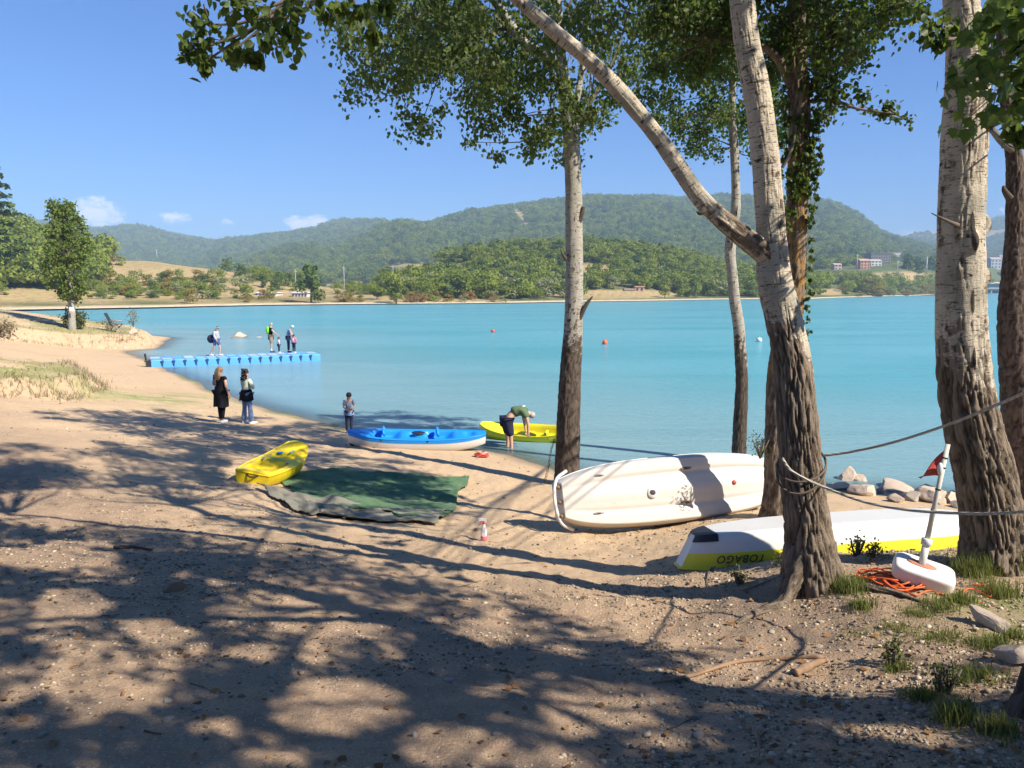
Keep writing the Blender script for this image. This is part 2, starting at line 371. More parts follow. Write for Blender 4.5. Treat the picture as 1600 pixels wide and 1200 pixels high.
def hfar(px, Y):
    """height of the far land; px names the bearing, Y the depth"""
    px, Y = np.asarray(px, float), np.asarray(Y, float)
    rs = ip(px, FSH); x = (px - 800) / FPX * Y
    z = np.where(Y < rs, (Y - rs) * .05, np.minimum((Y - rs) * .06, 2.2 + (Y - rs) * .004))
    for rc, st, fall, pts in LAYERS:
        rc_ = rc + 0 * px if st else np.maximum(rc, rs + 120)
        H = CAMZ + (453 - ip(px, pts)) / FPX * rc_
        s0 = rs + 6 if st is None else st + 0 * px
        prof = ss((Y - s0) / (rc_ - s0), 0, 1.04) ** .85
        prof = np.where(Y > rc_, 1 - .75 * ss(Y, rc_, rc_ + fall), prof)
        k = H * prof
        if st: k = k * (1 + .16 * fbm(x / 160., Y / 160., rc) * (1 - np.exp(-((Y - rc_) / 260.) ** 2))) + 5 * fbm(x / 60, Y / 60, 3.) * ss(prof, .05, .4)
        else: k = k + 1.2 * fbm(x / 25, Y / 25, 8.) * ss(prof, .1, .5)
        z = np.where(H > 3, np.maximum(z, k), z)
    return z
pxs = np.arange(-700, 2301, 5.)
rr = np.concatenate([np.linspace(-14, 60, 40, endpoint=False), 60 + 5200 * np.linspace(0, 1, 290) ** 1.7])
RSH = ip(pxs, FSH)
YF = RSH[None, :] + rr[:, None]; PX = np.repeat(pxs[None, :], len(rr), 0)
ZF = hfar(PX, YF); XF = (PX - 800) / FPX * YF
ii = np.arange(XF.size).reshape(XF.shape)
me = np_mesh('hills', np.stack([XF, YF, ZF], -1).reshape(-1, 3), np.stack([ii[:-1, :-1], ii[:-1, 1:], ii[1:, 1:], ii[1:, :-1]], -1).reshape(-1, 4))
def pyof(Y, Z): return 453 - (np.asarray(Z) - CAMZ) / np.asarray(Y) * FPX
def zones(px, Y, z):
    """0 open field .. 1 wooded, plus bare rock, for a point of the far land"""
    py = pyof(Y, z); x = (px - 800) / FPX * Y
    n = fbm(x / 18., Y / 18., 4.)
    wood = np.ones_like(py)
    def el(cx, cyy, rx, ry): return np.clip(1.25 - np.sqrt(((px - cx) / rx) ** 2 + ((py - cyy) / ry) ** 2), 0, 1) * 2
    f = 0 * py
    for e in ((240, 420, 120, 14), (320, 428, 70, 12), (170, 452, 80, 10), (250, 440, 110, 12), (420, 448, 120, 8), (690, 425, 95, 14), (640, 432, 60, 9), (780, 414, 20, 8), (930, 424, 40, 10), (880, 440, 40, 8), (560, 450, 60, 6), (1400, 434, 55, 9), (1130, 432, 18, 5), (960, 460, 110, 7), (80, 462, 140, 10), (1290, 456, 30, 5), (430, 458, 110, 6)):
        f = np.maximum(f, el(*e))
    wood = np.where(Y < 1000, wood - f + .5 * n, wood)
    wood = np.where(Y - ip(px, FSH) < 7, -1, np.where((Y - ip(px, FSH) < 45) & (px < 800), np.minimum(wood, .3 + n), wood))
    cut = np.exp(-(((px - 816) - (py - 348) * .55) / 6.) ** 2) * ss(py, 326, 334) * (1 - ss(py, 360, 368)) * (Y > 900)
    rock = np.maximum.reduce([np.exp(-(((px - cx) * .8 + (py - cyy) * -.6) / 4.) ** 2 - (((px - cx) * .6 + (py - cyy) * .8) / ln) ** 2) for cx, cyy, ln in ((514, 398, 20), (500, 389, 12), (618, 367, 14), (603, 377, 8))]) * (Y > 900)
    rock = rock * ss(fbm(x / 9., Y / 14., 2.), -.25, .2)
    wood = np.where(Y > 2500, wood - (px > 1200) * 1.2 * ss(fbm(x / 120., Y / 120., 5.), -.1, .3), wood)
    return wood - cut * 2 - rock * 2, rock
wd, rk = zones(PX.ravel(), YF.ravel(), ZF.ravel())
fattr(me, 'wood', np.clip(wd, 0, 1)); fattr(me, 'rock', np.clip(rk, 0, 1)); fattr(me, 'beach', ss((YF - RSH[None, :]).ravel(), 9, 2))
m, t, out = new_mat('far_land')
oc = t.add('ShaderNodeTexCoord').outputs['Object']
n1, n2 = t.noise(oc, .05, 6, .6), t.noise(oc, .35, 6, .65)
fld = t.mix(n1, (.33, .24, .115), (.44, .34, .18)); fld = t.mix(t.ramp(n2, .5, .7), fld, (.24, .22, .09))
wdc = t.mix(n2, (.045, .065, .025), (.14, .17, .06))
c = t.mix(t.attr('wood'), fld, wdc)
c = t.mix(t.attr('rock'), c, (.62, .58, .52)); c = t.mix(t.attr('beach'), c, (.60, .50, .36))
b = t.add('ShaderNodeBsdfPrincipled', ins={'Base Color': c, 'Roughness': .95, 'Specular IOR Level': .1})
t.l.new(t.bump(t.noise(oc, .4, 4), .7, 2.), b.inputs['Normal']); t.l.new(b.outputs[0], out.inputs[0])
tag(ob('hills', me, m), kind='structure')
def FAR(px, py):
    """point of the far land seen at a photo pixel"""
    Y = ip(px, FSH) + np.linspace(1, 3200, 9000); z = hfar(np.full(Y.shape, float(px)), Y)
    k = int(np.argmax(pyof(Y, z) <= py)) if (pyof(Y, z) <= py).any() else 0
    return Vector(((px - 800) / FPX * Y[k], Y[k], z[k]))

# ------------------------------------------------------------------ far vegetation
M_far = [leafmat('far_leaf_green', (.08, .13, .02), (.33, .37, .065), .35), leafmat('far_leaf_dark', (.03, .065, .022), (.17, .23, .055), .2),
         leafmat('far_leaf_yellow', (.20, .17, .035), (.34, .24, .06), .3), leafmat('far_leaf_olive', (.17, .19, .085), (.33, .34, .16), .25), leafmat('far_leaf_russet', (.22, .14, .06), (.30, .20, .09), .25)]
M_ftrunk = plain('far_trunk_bark', (.13, .10, .075), .9, .2, 3)
def crown_mesh(name, n, lobes, size, seed, zlo=.12, rad=.42, cone=0.):
    g = np.random.default_rng(seed)
    L = []
    for i in range(lobes):
        a = g.uniform(0, 2 * np.pi); z = g.uniform(zlo + .15, .86); w = rad * (1 - cone * z) * (math.sqrt(max(.05, 1 - ((z - .5) / .55) ** 2)))
        r = w * math.sqrt(g.uniform(.1, .55)); L.append((r * math.cos(a), r * math.sin(a), z, w * g.uniform(.45, .7), g.uniform(.10, .2)))
    L = np.array(L); k = g.integers(0, lobes, n)
    d = g.normal(size=(n, 3)); d /= np.linalg.norm(d, axis=1)[:, None]
    q = g.uniform(.7, 1.08, n)[:, None]
    c = L[k, :3] + d * q * np.stack([L[k, 3], L[k, 3], L[k, 4]], 1)
    nn = d + g.normal(size=(n, 3)) * .55 + [0, 0, .25]; nn /= np.linalg.norm(nn, axis=1)[:, None]
    t1 = np.cross(nn, g.normal(size=(n, 3))); t1 /= np.linalg.norm(t1, axis=1)[:, None]; t2 = np.cross(nn, t1)
    s = size * g.uniform(.6, 1.3, n)[:, None]
    V = np.stack([c - t1 * s, c - t2 * s * .6, c + t1 * s, c + t2 * s * .6], 1).reshape(-1, 3)
    return np_mesh(name, V, np.arange(4 * n).reshape(n, 4))
FV = []   # (crown mesh, trunk mesh) by kind
for i, (n, lob, sz, zl, rad, cone, mt) in enumerate(((700, 11, .055, .05, .46, .0, 0), (650, 9, .055, .05, .40, .25, 0), (700, 11, .05, .06, .36, .45, 1), (650, 10, .055, .04, .5, .1, 1),
                                                   (520, 8, .06, 0., .50, .0, 2), (600, 9, .055, 0., .52, .0, 3), (520, 8, .06, -.05, .62, .0, 4), (560, 8, .05, .05, .2, .0, 0), (650, 11, .055, -.05, .5, .0, 0))):
    me = crown_mesh('far_crown', n, lob, sz, 40 + i, zl, rad, cone); me.materials.append(M_far[mt])
    tm = MB().tube([(0, 0, -.08), (.01, 0, .2), (-.01, .01, .55)], [.03, .022, .008], 6).mesh('far_trunk'); tm.materials.append(M_ftrunk)
    FV.append((me, tm))
KINDS = {'wood': ('wood_tree', 'tree'), 'pine': ('pine_tree', 'tree'), 'shrub': ('lakeside_shrub', 'shrub')}
def far_tree(name, label, cat, group, loc, h, kind, wide=1., trunk=True):
    t_ = thing(name, label, cat, loc, (0, 0, random.uniform(0, 6.28)), group)
    t_.scale = (h * wide, h * wide, h)
    ob('crown', FV[kind][0], None, t_, False)['kind'] = 'stuff'
    if trunk: ob('trunk', FV[kind][1], None, t_)
    return t_
def gn_scatter(name, pts, scl, src, label):
    me = bpy.data.meshes.new(name); me.vertices.add(len(pts)); me.vertices.foreach_set('co', np.asarray(pts, np.float32).ravel())
    fattr(me, 'sc', scl); fattr(me, 'rz', rng.uniform(0, 6.28, len(pts)))
    o = bpy.data.objects.new(name, me); COL.objects.link(o); tag(o, label, None, None, 'stuff')
    ng = bpy.data.node_groups.new(name, 'GeometryNodeTree')
    ng.interface.new_socket('Geometry', in_out='INPUT', socket_type='NodeSocketGeometry'); ng.interface.new_socket('Geometry', in_out='OUTPUT', socket_type='NodeSocketGeometry')
    N, L = ng.nodes, ng.links
    gi, go = N.new('NodeGroupInput'), N.new('NodeGroupOutput')
    ip_ = N.new('GeometryNodeInstanceOnPoints'); oi = N.new('GeometryNodeObjectInfo'); oi.inputs[0].default_value = src; oi.inputs['As Instance'].default_value = True
    a1 = N.new('GeometryNodeInputNamedAttribute'); a1.data_type = 'FLOAT'; a1.inputs[0].default_value = 'sc'
    a2 = N.new('GeometryNodeInputNamedAttribute'); a2.data_type = 'FLOAT'; a2.inputs[0].default_value = 'rz'
    cx = N.new('ShaderNodeCombineXYZ')
    L.new(a2.outputs[0], cx.inputs[2]); L.new(gi.outputs[0], ip_.inputs['Points']); L.new(oi.outputs['Geometry'], ip_.inputs['Instance'])
    L.new(cx.outputs[0], ip_.inputs['Rotation']); L.new(a1.outputs[0], ip_.inputs['Scale']); L.new(ip_.outputs[0], go.inputs[0])
    md = o.modifiers.new('scatter', 'NODES'); md.node_group = ng
    return o
def far_points(n, pxr, offr, wmin, power=1.):
    px = rng.uniform(*pxr, n); rs = ip(px, FSH); Y = rs + offr[0] + (offr[1] - offr[0]) * rng.uniform(0, 1, n) ** power
    z = hfar(px, Y); wv_, _ = zones(px, Y, z); k = wv_ > wmin
    px, Y, z = px[k], Y[k], z[k]
    return px, np.stack([(px - 800) / FPX * Y, Y, z], 1)
# individually built far trees
far_src = {}
def ft(name, label, cat, group, px, py, hpx, kind, wide=1., trunk=True):
    p = FAR(px, py); h = hpx * p.y / FPX; o = far_tree(name, label, cat, group, p - Vector((0, 0, .02 * h)), h, kind, wide, trunk)
    far_src.setdefault(kind, o.children[0]); return o
ft('wood_tree', 'dark rounded tree alone at the top of the bare brown hillside', 'tree', None, 360, 425, 22, 3, .95)
for px, py, hp, k, lab in ((388, 428, 20, 0, 'green bushy tree just right of the lone dark tree on the brown hillside'), (488, 473, 62, 2, 'tall dark tree with broad crown above the long white shed on the far shore'),
                           (620, 474, 42, 1, 'broad dark green tree standing right at the water on the far shore'), (648, 458, 46, 1, 'tall grey green tree behind the broad dark one at the far waterline'),
                           (590, 468, 30, 0, 'mid green tree left of the broad dark tree at the far waterline'), (437, 452, 30, 3, 'dark green tree behind the pale sheds on the far shore'),
                           (415, 438, 24, 0, 'smaller green tree between the lone dark tree and the pale sheds'), (670, 470, 30, 8, 'pale green bushy tree right of the broad dark tree at the far waterline')):
    ft('shore_tree', lab, 'tree', 'trees on the far shore by the sheds', px, py, hp, k)
ft('lakeside_shrub', 'golden yellow bush leaning over the far left waterline', 'bush', None, 302, 474, 26, 4, .8, False)
ft('lakeside_shrub', 'round yellow green bush above the golden one on the left shore', 'bush', None, 350, 456, 24, 5, 1., False)
ft('lakeside_shrub', 'small round green bush alone on bare ground at the far left', 'bush', None, 11, 461, 14, 8, 1.2, False)
BL = {0: 'mid green bush', 1: 'green narrow bush', 8: 'broad light green bush', 2: 'dark pointed bush', 5: 'olive grey bush', 3: 'dark spreading bush', 4: 'yellowish bush', 6: 'low russet bush'}; TL_ = {k: v.replace('bush', 'tree') for k, v in BL.items()}
for px0, py0, hp, k in [(random.uniform(140, 345), random.uniform(437, 468), random.uniform(10, 20), random.choice((8, 8, 0, 5, 3, 4))) for _ in range(104)] + [(180, 415, 18, 6), (196, 416, 16, 8), (148, 418, 24, 6)]:
    ft('lakeside_shrub', BL[k] + ' on the dry slope beyond the left end of the lake', 'bush', 'bushes on the left dry slope', px0, py0, hp, k, 1.25, False)
for i in range(40):
    k = random.choice((4, 4, 5, 6, 6)); ft('lakeside_shrub', BL[k] + ' growing along the far waterline', 'bush', 'bushes along the far waterline', random.choice((random.uniform(380, 800), random.uniform(640, 810), random.uniform(1290, 1470))), 472 if i % 2 else 468, random.uniform(9, 18), k, 1.3, False)
for i in range(64):
    px = random.uniform(-60, 165); py = random.uniform(400, 449)
    k = random.choice((0, 0, 3, 1, 8, 8)); ft('wood_tree', TL_[k] + ' in the wood at the left edge behind the young poplar', 'tree', 'trees of the left edge wood', px, py, random.uniform(22, 36) * (1.25 if px < 50 else .7), k, .9)
for i in range(22):
    k = random.choice((0, 3, 8, 5, 2)); ft('lakeside_shrub', TL_[k] + ' on the low slope behind the brown field', 'tree', 'trees along the low left hill', random.uniform(370, 590), random.uniform(432, 458), random.uniform(14, 26), k, 1.1)
pxx, pts = far_points(2600, (600, 1190), (14, 330), .35)
order = np.argsort(pts[:, 1] - ip(pxx, FSH)); pts = pts[order]; pxx = pxx[order]
WOODL = {0: 'mid green rounded tree', 1: 'green tree with narrow crown', 8: 'broad light green tree', 2: 'dark pointed tree', 5: 'olive grey tree', 3: 'dark spreading tree'}
for i in range(150):
    k = random.choice((0, 0, 1, 8, 8, 2, 5, 3) if i > 60 else (8, 5, 5, 0, 1)); j = i * 3
    p = Vector(pts[j]); h = random.uniform(5.5, 9.) * (1 if p.y < 420 else .9)
    o = far_tree('wood_tree', WOODL[k] + ' in the wood covering the low hill across the lake', 'tree', 'trees of the wood across the lake', p - Vector((0, 0, .1)), h, k, 1.05); far_src.setdefault(k, o.children[0])
left = [j for j in range(len(pts)) if not (j < 450 and j % 3 == 0)]
sp = np.array_split(rng.permutation(np.array(left)), 4)
for k, idx in zip((0, 1, 8, 2), sp):
    gn_scatter('wood_canopy', pts[idx] - [0, 0, .3], rng.uniform(5.5, 9.5, len(idx)), far_src[k], 'continuous green wood on the low hill across the lake')
pxx, pts = far_points(1900, (1150, 1600), (14, 620), .4, .8)
top = (pyof(pts[:, 1], pts[:, 2]) - np.where(pxx > 1530, 436, 424)) / FPX * pts[:, 1]; TH = np.where((pxx > 1235), np.minimum(rng.uniform(7, 12, len(pts)), top), rng.uniform(7, 12, len(pts))); kk = TH > 3; pxx, pts, TH = pxx[kk], pts[kk], TH[kk]
for i in range(60):
    p = Vector(pts[i]); k = random.choice((0, 8, 5, 4, 3)); far_tree('wood_tree', {0: 'mid green tree', 8: 'broad light green tree', 5: 'olive grey tree', 4: 'yellowish bushy tree', 3: 'dark spreading tree'}[k] + ' on the slope below the far town', 'tree', 'trees below the far town', p - Vector((0, 0, .2)), float(TH[i]), k, 1.1)
gn_scatter('wood_canopy', pts[60:750], TH[60:750], far_src[8], 'green scrub and wood on the slope below the far town')
gn_scatter('wood_canopy', pts[750:], TH[750:], far_src[5], 'olive scrub on the slope below the far town')
for i in range(26):
    px = random.choice((random.uniform(1386, 1468), random.uniform(1274, 1332), random.uniform(1395, 1460)))
    ft('pine_tree', 'dark pine in the clump around the far grey building', 'tree', 'pines around the far town', px, random.uniform(408, 412) if px < 1340 else random.uniform(416, 428), random.uniform(14, 24), 2, 1.)
for k, n in ((0, 17000), (3, 14000), (8, 9000)):
    pxx, pts = far_points(n, (60, 1620), (330, 2250), .45, .9)
    kk = pts[:, 1] > 640; pts = pts[kk]
    gn_scatter('mountain_forest', pts - [0, 0, 1.], rng.uniform(8, 15, len(pts)), far_src[k], 'forest covering the mountains behind the lake')
pxx, pts = far_points(1500, (-350, 170), (25, 330), .2)
gn_scatter('wood_canopy', pts, rng.uniform(6, 13, len(pts)), far_src[0], 'green wood rising behind the left edge of the lake')
pxx, pts = far_points(420, (340, 620), (20, 300), .45)
gn_scatter('scrub', pts, rng.uniform(2.5, 5, len(pts)), far_src[8], 'scrub on the low hills at the left end of the lake')

# big layered conifer at the left edge
def big_conifer(px, py, hpx):
    p = FAR(px, py); h = hpx * p.y / FPX
    t_ = thing('cedar_tree', 'tall dark layered conifer rising at the left edge of the lake', 'tree', p)
    g = np.random.default_rng(3); n = 3600; tier = g.integers(0, 12, n); z = .15 + tier / 12 * .83 + g.normal(0, .008, n); a = g.uniform(0, 6.28, n)
    lob = .75 + .35 * np.sin(a * 3 + tier * 2.1)
    r = (1.02 - z) ** .6 * .30 * lob * np.sqrt(g.uniform(.05, 1, n)); zz = z - r * .12
    c = np.stack([r * np.cos(a), r * np.sin(a), zz], 1) * h
    nn = g.normal(size=(n, 3)) * .5 + [0, 0, 1]; nn /= np.linalg.norm(nn, axis=1)[:, None]
    t1 = np.cross(nn, g.normal(size=(n, 3))); t1 /= np.linalg.norm(t1, axis=1)[:, None]; t2 = np.cross(nn, t1); s = h * .022 * g.uniform(.6, 1.3, n)[:, None]
    V = np.stack([c - t1 * s, c - t2 * s * .6, c + t1 * s, c + t2 * s * .6], 1).reshape(-1, 3)
    ob('crown', np_mesh('crown', V, np.arange(4 * n).reshape(n, 4)), M_far[1], t_, False)['kind'] = 'stuff'
    MB().tube([(0, 0, -.5), (0, 0, h * .5), (0, 0, h * .97)], [h * .022, h * .014, h * .003], 8).build('trunk', M_ftrunk, t_)
big_conifer(2, 446, 200)
# ------------------------------------------------------------------ near trees
def bark_mat(name, pale=(.54, .465, .36), dark=(.045, .036, .028), rug1=(.115, .085, .063), rug2=(.36, .285, .21), lichen=None):
    m, t, out = new_mat(name)
    uvm = t.add('ShaderNodeUVMap', uv_map='bark').outputs[0]; oc = t.add('ShaderNodeTexCoord').outputs['Object']
    ru = t.attr('rug'); fu = t.attr('furrow')
    n1 = t.noise(oc, 5, 6, .6)
    p = t.mix(n1, tuple(q * .72 for q in pale), tuple(min(1, q * 1.18) for q in pale))
    p = t.mix(t.math('MULTIPLY', t.ramp(t.noise(oc, 2.6, 5), .45, .7), .6), p, (.24, .23, .18))
    len_ = t.noise(t.scale(uvm, (11, 80, 1)), 1., 5, .6, 1.2)
    p = t.mix(t.math('MULTIPLY', t.ramp(len_, .57, .63), .88), p, dark)
    scar = t.noise(t.scale(uvm, (5, 16, 1)), 1., 5, .65, .4)
    p = t.mix(t.math('MULTIPLY', t.ramp(scar, .59, .66), .9), p, dark)
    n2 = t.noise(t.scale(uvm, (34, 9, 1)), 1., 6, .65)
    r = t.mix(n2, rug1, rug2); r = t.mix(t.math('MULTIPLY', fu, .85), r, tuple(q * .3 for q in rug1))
    f = t.math('ADD', ru, t.math('MULTIPLY', t.math('SUBTRACT', t.noise(t.scale(uvm, (7, 9, 1)), 1., 8, .75), .5), 2.6))
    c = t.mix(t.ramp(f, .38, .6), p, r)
    if lichen: c = t.mix(t.math('MULTIPLY', t.math('MULTIPLY', t.ramp(t.noise(t.scale(oc, (1, 1, .5)), 16, 8, .75), .44, .6), .8), t.ramp(t.attr('lichen'), 0, .6)), c, lichen)
    c = t.mix(t.math('MULTIPLY', t.ramp(t.math('ADD', t.attr('scar'), t.math('MULTIPLY', t.math('SUBTRACT', n2, .5), .8)), .25, .5), .92), c, dark)
    b = t.add('ShaderNodeBsdfPrincipled', ins={'Base Color': c, 'Roughness': .9, 'Specular IOR Level': .2})
    h = t.math('ADD', t.math('MULTIPLY', t.noise(t.scale(uvm, (60, 30, 1)), 1., 5, .6), .35), t.math('ADD', t.math('MULTIPLY', len_, -.3), t.math('MULTIPLY', t.math('MULTIPLY', n2, ru), 1.4)))
    t.l.new(t.bump(h, .8, .03), b.inputs['Normal']); t.l.new(b.outputs[0], out.inputs[0]); return m
M_bark = bark_mat('poplar_bark'); M_barkg = bark_mat('grey_poplar_bark', pale=(.38, .355, .30), rug1=(.05, .038, .03), rug2=(.19, .15, .115))
M_barkL = bark_mat('lichen_bark', pale=(.22, .18, .13), lichen=(.38, .20, .05)); M_barkD = bark_mat('dark_bark', pale=(.16, .125, .10), rug1=(.07, .05, .04), rug2=(.2, .15, .115))
M_cutwood = plain('weathered_wood', (.27, .17, .10), .85, .3, 12, .5, 40)
M_knot = plain('dark_knot_bark', (.07, .052, .04), .9, .35, 20, .8, 50)
M_twig = plain('twig_bark', (.12, .095, .07), .85, .2, 10)

def tree_tube(name, pts, mat, parent, n=56, step=.035, rug=None, flare=0., seed=0., lichen=None, furrow_k=1., cap=False, scars=()):
    """trunk or limb along world rows (x, y, z, radius); bark furrows are real relief"""
    pts = np.array(pts, float); Ln = np.linalg.norm(np.diff(pts[:, :3], axis=0), axis=1).sum()
    m = max(6, int(Ln / step)); q = spline(pts, m); p, rad = q[:, :3].copy(), q[:, 3]
    s = np.concatenate([[0], np.cumsum(np.linalg.norm(np.diff(p, axis=0), axis=1))])
    p[:, 0] += .012 * fbm(s * 1.3, seed, 1.) * min(1, rad.mean() / .08); p[:, 1] += .012 * fbm(s * 1.3, seed, 7.)
    V, F = tube_np(p, 1., n); C = np.repeat(p, n, 0); D = V - C
    ang = np.tile(np.linspace(0, 2 * np.pi, n, endpoint=False), m); S = np.repeat(s, n); RD = np.repeat(rad, n)
    Z = V[:, 2]; ru = rug(S, Z) if rug else np.zeros(len(S)); ru = np.clip(ru + (.7 if rug else .3) * fbm(np.cos(ang) * 1.6, np.sin(ang) * 1.6, S * 1.6 + seed) + .35 * fbm(np.cos(ang) * 5, np.sin(ang) * 5, S * 7 + seed, 2) * (ru > .02), 0, 1)
    ca, sa = np.cos(ang), np.sin(ang)
    k1 = RD / .026
    rid = np.abs(fbm(ca * k1 + .35 * np.sin(S * 9 + seed), sa * k1 + .35 * np.cos(S * 7), S * 5.2 + seed, 3)) * 3.4
    fur = np.clip(1 - rid, 0, 1) ** 1.6
    dr = RD * (1 + .05 * fbm(ca * 1.1, sa * 1.1, S * 1.5 + seed)) + .004 * fbm(ca * 5, sa * 5, S * 9 + seed, 2)
    dr = dr - ru * fur * .026 * furrow_k * np.minimum(1, RD / .12) + ru * .008 * fbm(ca * k1 * 2, sa * k1 * 2, S * 14., 2)
    scar = np.zeros(len(S))
    for pt, rx, rz, bulge, dark_, dv in scars:
        dv = Vector(dv).normalized(); face_ = ss(D @ np.array(dv), .05, .5)
        if abs(dv.x) < .7: e_ = ((V[:, 0] - pt[0]) / rx) ** 2 + ((V[:, 2] - pt[2]) / rz) ** 2
        else: e_ = ((V[:, 1] - C[:, 1]) / rx) ** 2 + ((V[:, 2] - pt[2]) / rz) ** 2
        e_ = e_ * (1 + .7 * fbm(V[:, 0] * 14, V[:, 1] * 14, V[:, 2] * 14, 3))
        g_ = np.exp(-np.maximum(e_, 0) ** 1.5) * face_; dr = dr + bulge * g_; scar = np.maximum(scar, g_ * dark_)
    if flare:
        e = np.exp(-S / .26); dr = dr * (1 + flare * e * (.55 + .45 * np.cos(ang * 4 + seed + .6 * np.sin(ang * 2))) ** 1.0)
    V = C + D * dr[:, None]
    if cap: F = list(map(tuple, F)); F += [tuple(range((m - 1) * n, m * n))]
    me = np_mesh(name, V, np.array(F)) if not cap else None
    if cap: me = bpy.data.meshes.new(name); me.from_pydata(V.tolist(), [], F); me.update()
    fattr(me, 'rug', ru); fattr(me, 'furrow', fur); fattr(me, 'scar', scar)
    if lichen: fattr(me, 'lichen', lichen(S, Z))
    ul = me.uv_layers.new(name='bark'); li = np.empty(len(me.loops), np.int32); me.loops.foreach_get('vertex_index', li)
    uvs = np.stack([ang * RD, S], 1)[li].astype(np.float32); ul.data.foreach_set('uv', uvs.ravel())
    if parent is not None: me.transform(parent.matrix_basis.inverted())
    return ob(name, me, mat, parent)
def pr(rows):
    """photo rows (px, py, depth, width in px) to world rows (x, y, z, radius)"""
    return [tuple(P(a, b, Y)) + (wd_ / 2 * Y / FPX,) for a, b, Y, wd_ in rows]

def leaf_geo(C, size, g, hang=.5, light=None):
    """pointed, slightly folded leaves (6 vertices, 2 faces) round centres C"""
    n = len(C)
    ax = g.normal(size=(n, 3)) * (1 - hang) + np.array([0, 0, -1.]) * hang * 1.3; ax /= np.linalg.norm(ax, axis=1)[:, None]
    si = np.cross(ax, g.normal(size=(n, 3))); si /= np.linalg.norm(si, axis=1)[:, None]; up = np.cross(si, ax)
    s = (size * g.uniform(.65, 1.25, n))[:, None]; f = .16
    V = np.stack([C, C + s * (.40 * si + .22 * ax + f * up), C + s * (.36 * si + .62 * ax + f * up), C + s * ax, C + s * (-.36 * si + .62 * ax + f * up), C + s * (-.40 * si + .22 * ax + f * up)], 1)
    F = (np.arange(n) * 6)[:, None, None] + np.array([[0, 1, 2, 3], [0, 3, 4, 5]])[None]
    return V.reshape(-1, 3), F.reshape(-1, 4)
# openings carved in the unseen canopy so that sun patches land here (photo px, py, rx, ry)
LIT = np.array([(405, 738, 62, 26), (70, 865, 120, 24), (110, 947, 62, 30), (372, 955, 52, 16), (240, 982, 55, 20), (280, 897, 26, 8), (330, 910, 24, 8), (297, 1009, 28, 8), (395, 1015, 44, 15), (490, 1030, 18, 10), (520, 1100, 115, 46), (610, 1022, 22, 10), (700, 1165, 105, 40), (330, 1135, 48, 15),
       (750, 985, 48, 22), (770, 1080, 40, 12), (470, 955, 22, 10), (610, 902, 30, 8), (555, 840, 70, 18), (735, 880, 46, 10), (12, 1080, 24, 12), (900, 1115, 115, 32), (840, 1182, 75, 25), (1150, 1055, 90, 16), (1350, 1065, 64, 22), (1400, 1145, 105, 20), (1200, 940, 215, 46), (1400, 965, 210, 55), (875, 1015, 44, 10), (230, 785, 270, 24), (950, 905, 60, 22), (60, 1000, 24, 10), (180, 1060, 30, 10), (640, 945, 26, 9), (1010, 1160, 40, 16), (420, 1180, 50, 16)], float)
def proj(q):
    x, y, z = q[:, 0], q[:, 1], q[:, 2] - CAMZ; c_, s_ = math.cos(PITCH), math.sin(PITCH)
    dep = np.maximum(y * c_ - z * s_, .05); return 800 + FPX * x / dep, 600 - FPX * (y * s_ + z * c_) / dep, y * c_ - z * s_
def in_gap(q):
    """leaves cut out of the unseen crowns so that sun reaches the LIT patches"""
    px, py, dp = proj(q); hid = (dp < .1) | (py < -25) | (px < -30) | (px > 1630)
    h = q[:, 2] - 1.9
    for _ in range(2):
        gx, gy = q[:, 0] - .944 * h, q[:, 1] + .589 * h; h = q[:, 2] - hground(gx, gy, False)
    px, py, dp = proj(np.stack([gx, gy, q[:, 2] - h], 1)); wx, wy = 26 * fbm(gx * 2.2, gy * 2.2, 1.), 9 * fbm(gx * 2.2, gy * 2.2, 5.)
    hit = np.zeros(len(q), bool)
    for a, b, c_, d_ in LIT: hit |= ((px + wx - a) / c_) ** 2 + ((py + wy - b) / d_) ** 2 < 1
    return hit & hid & (dp > .5)
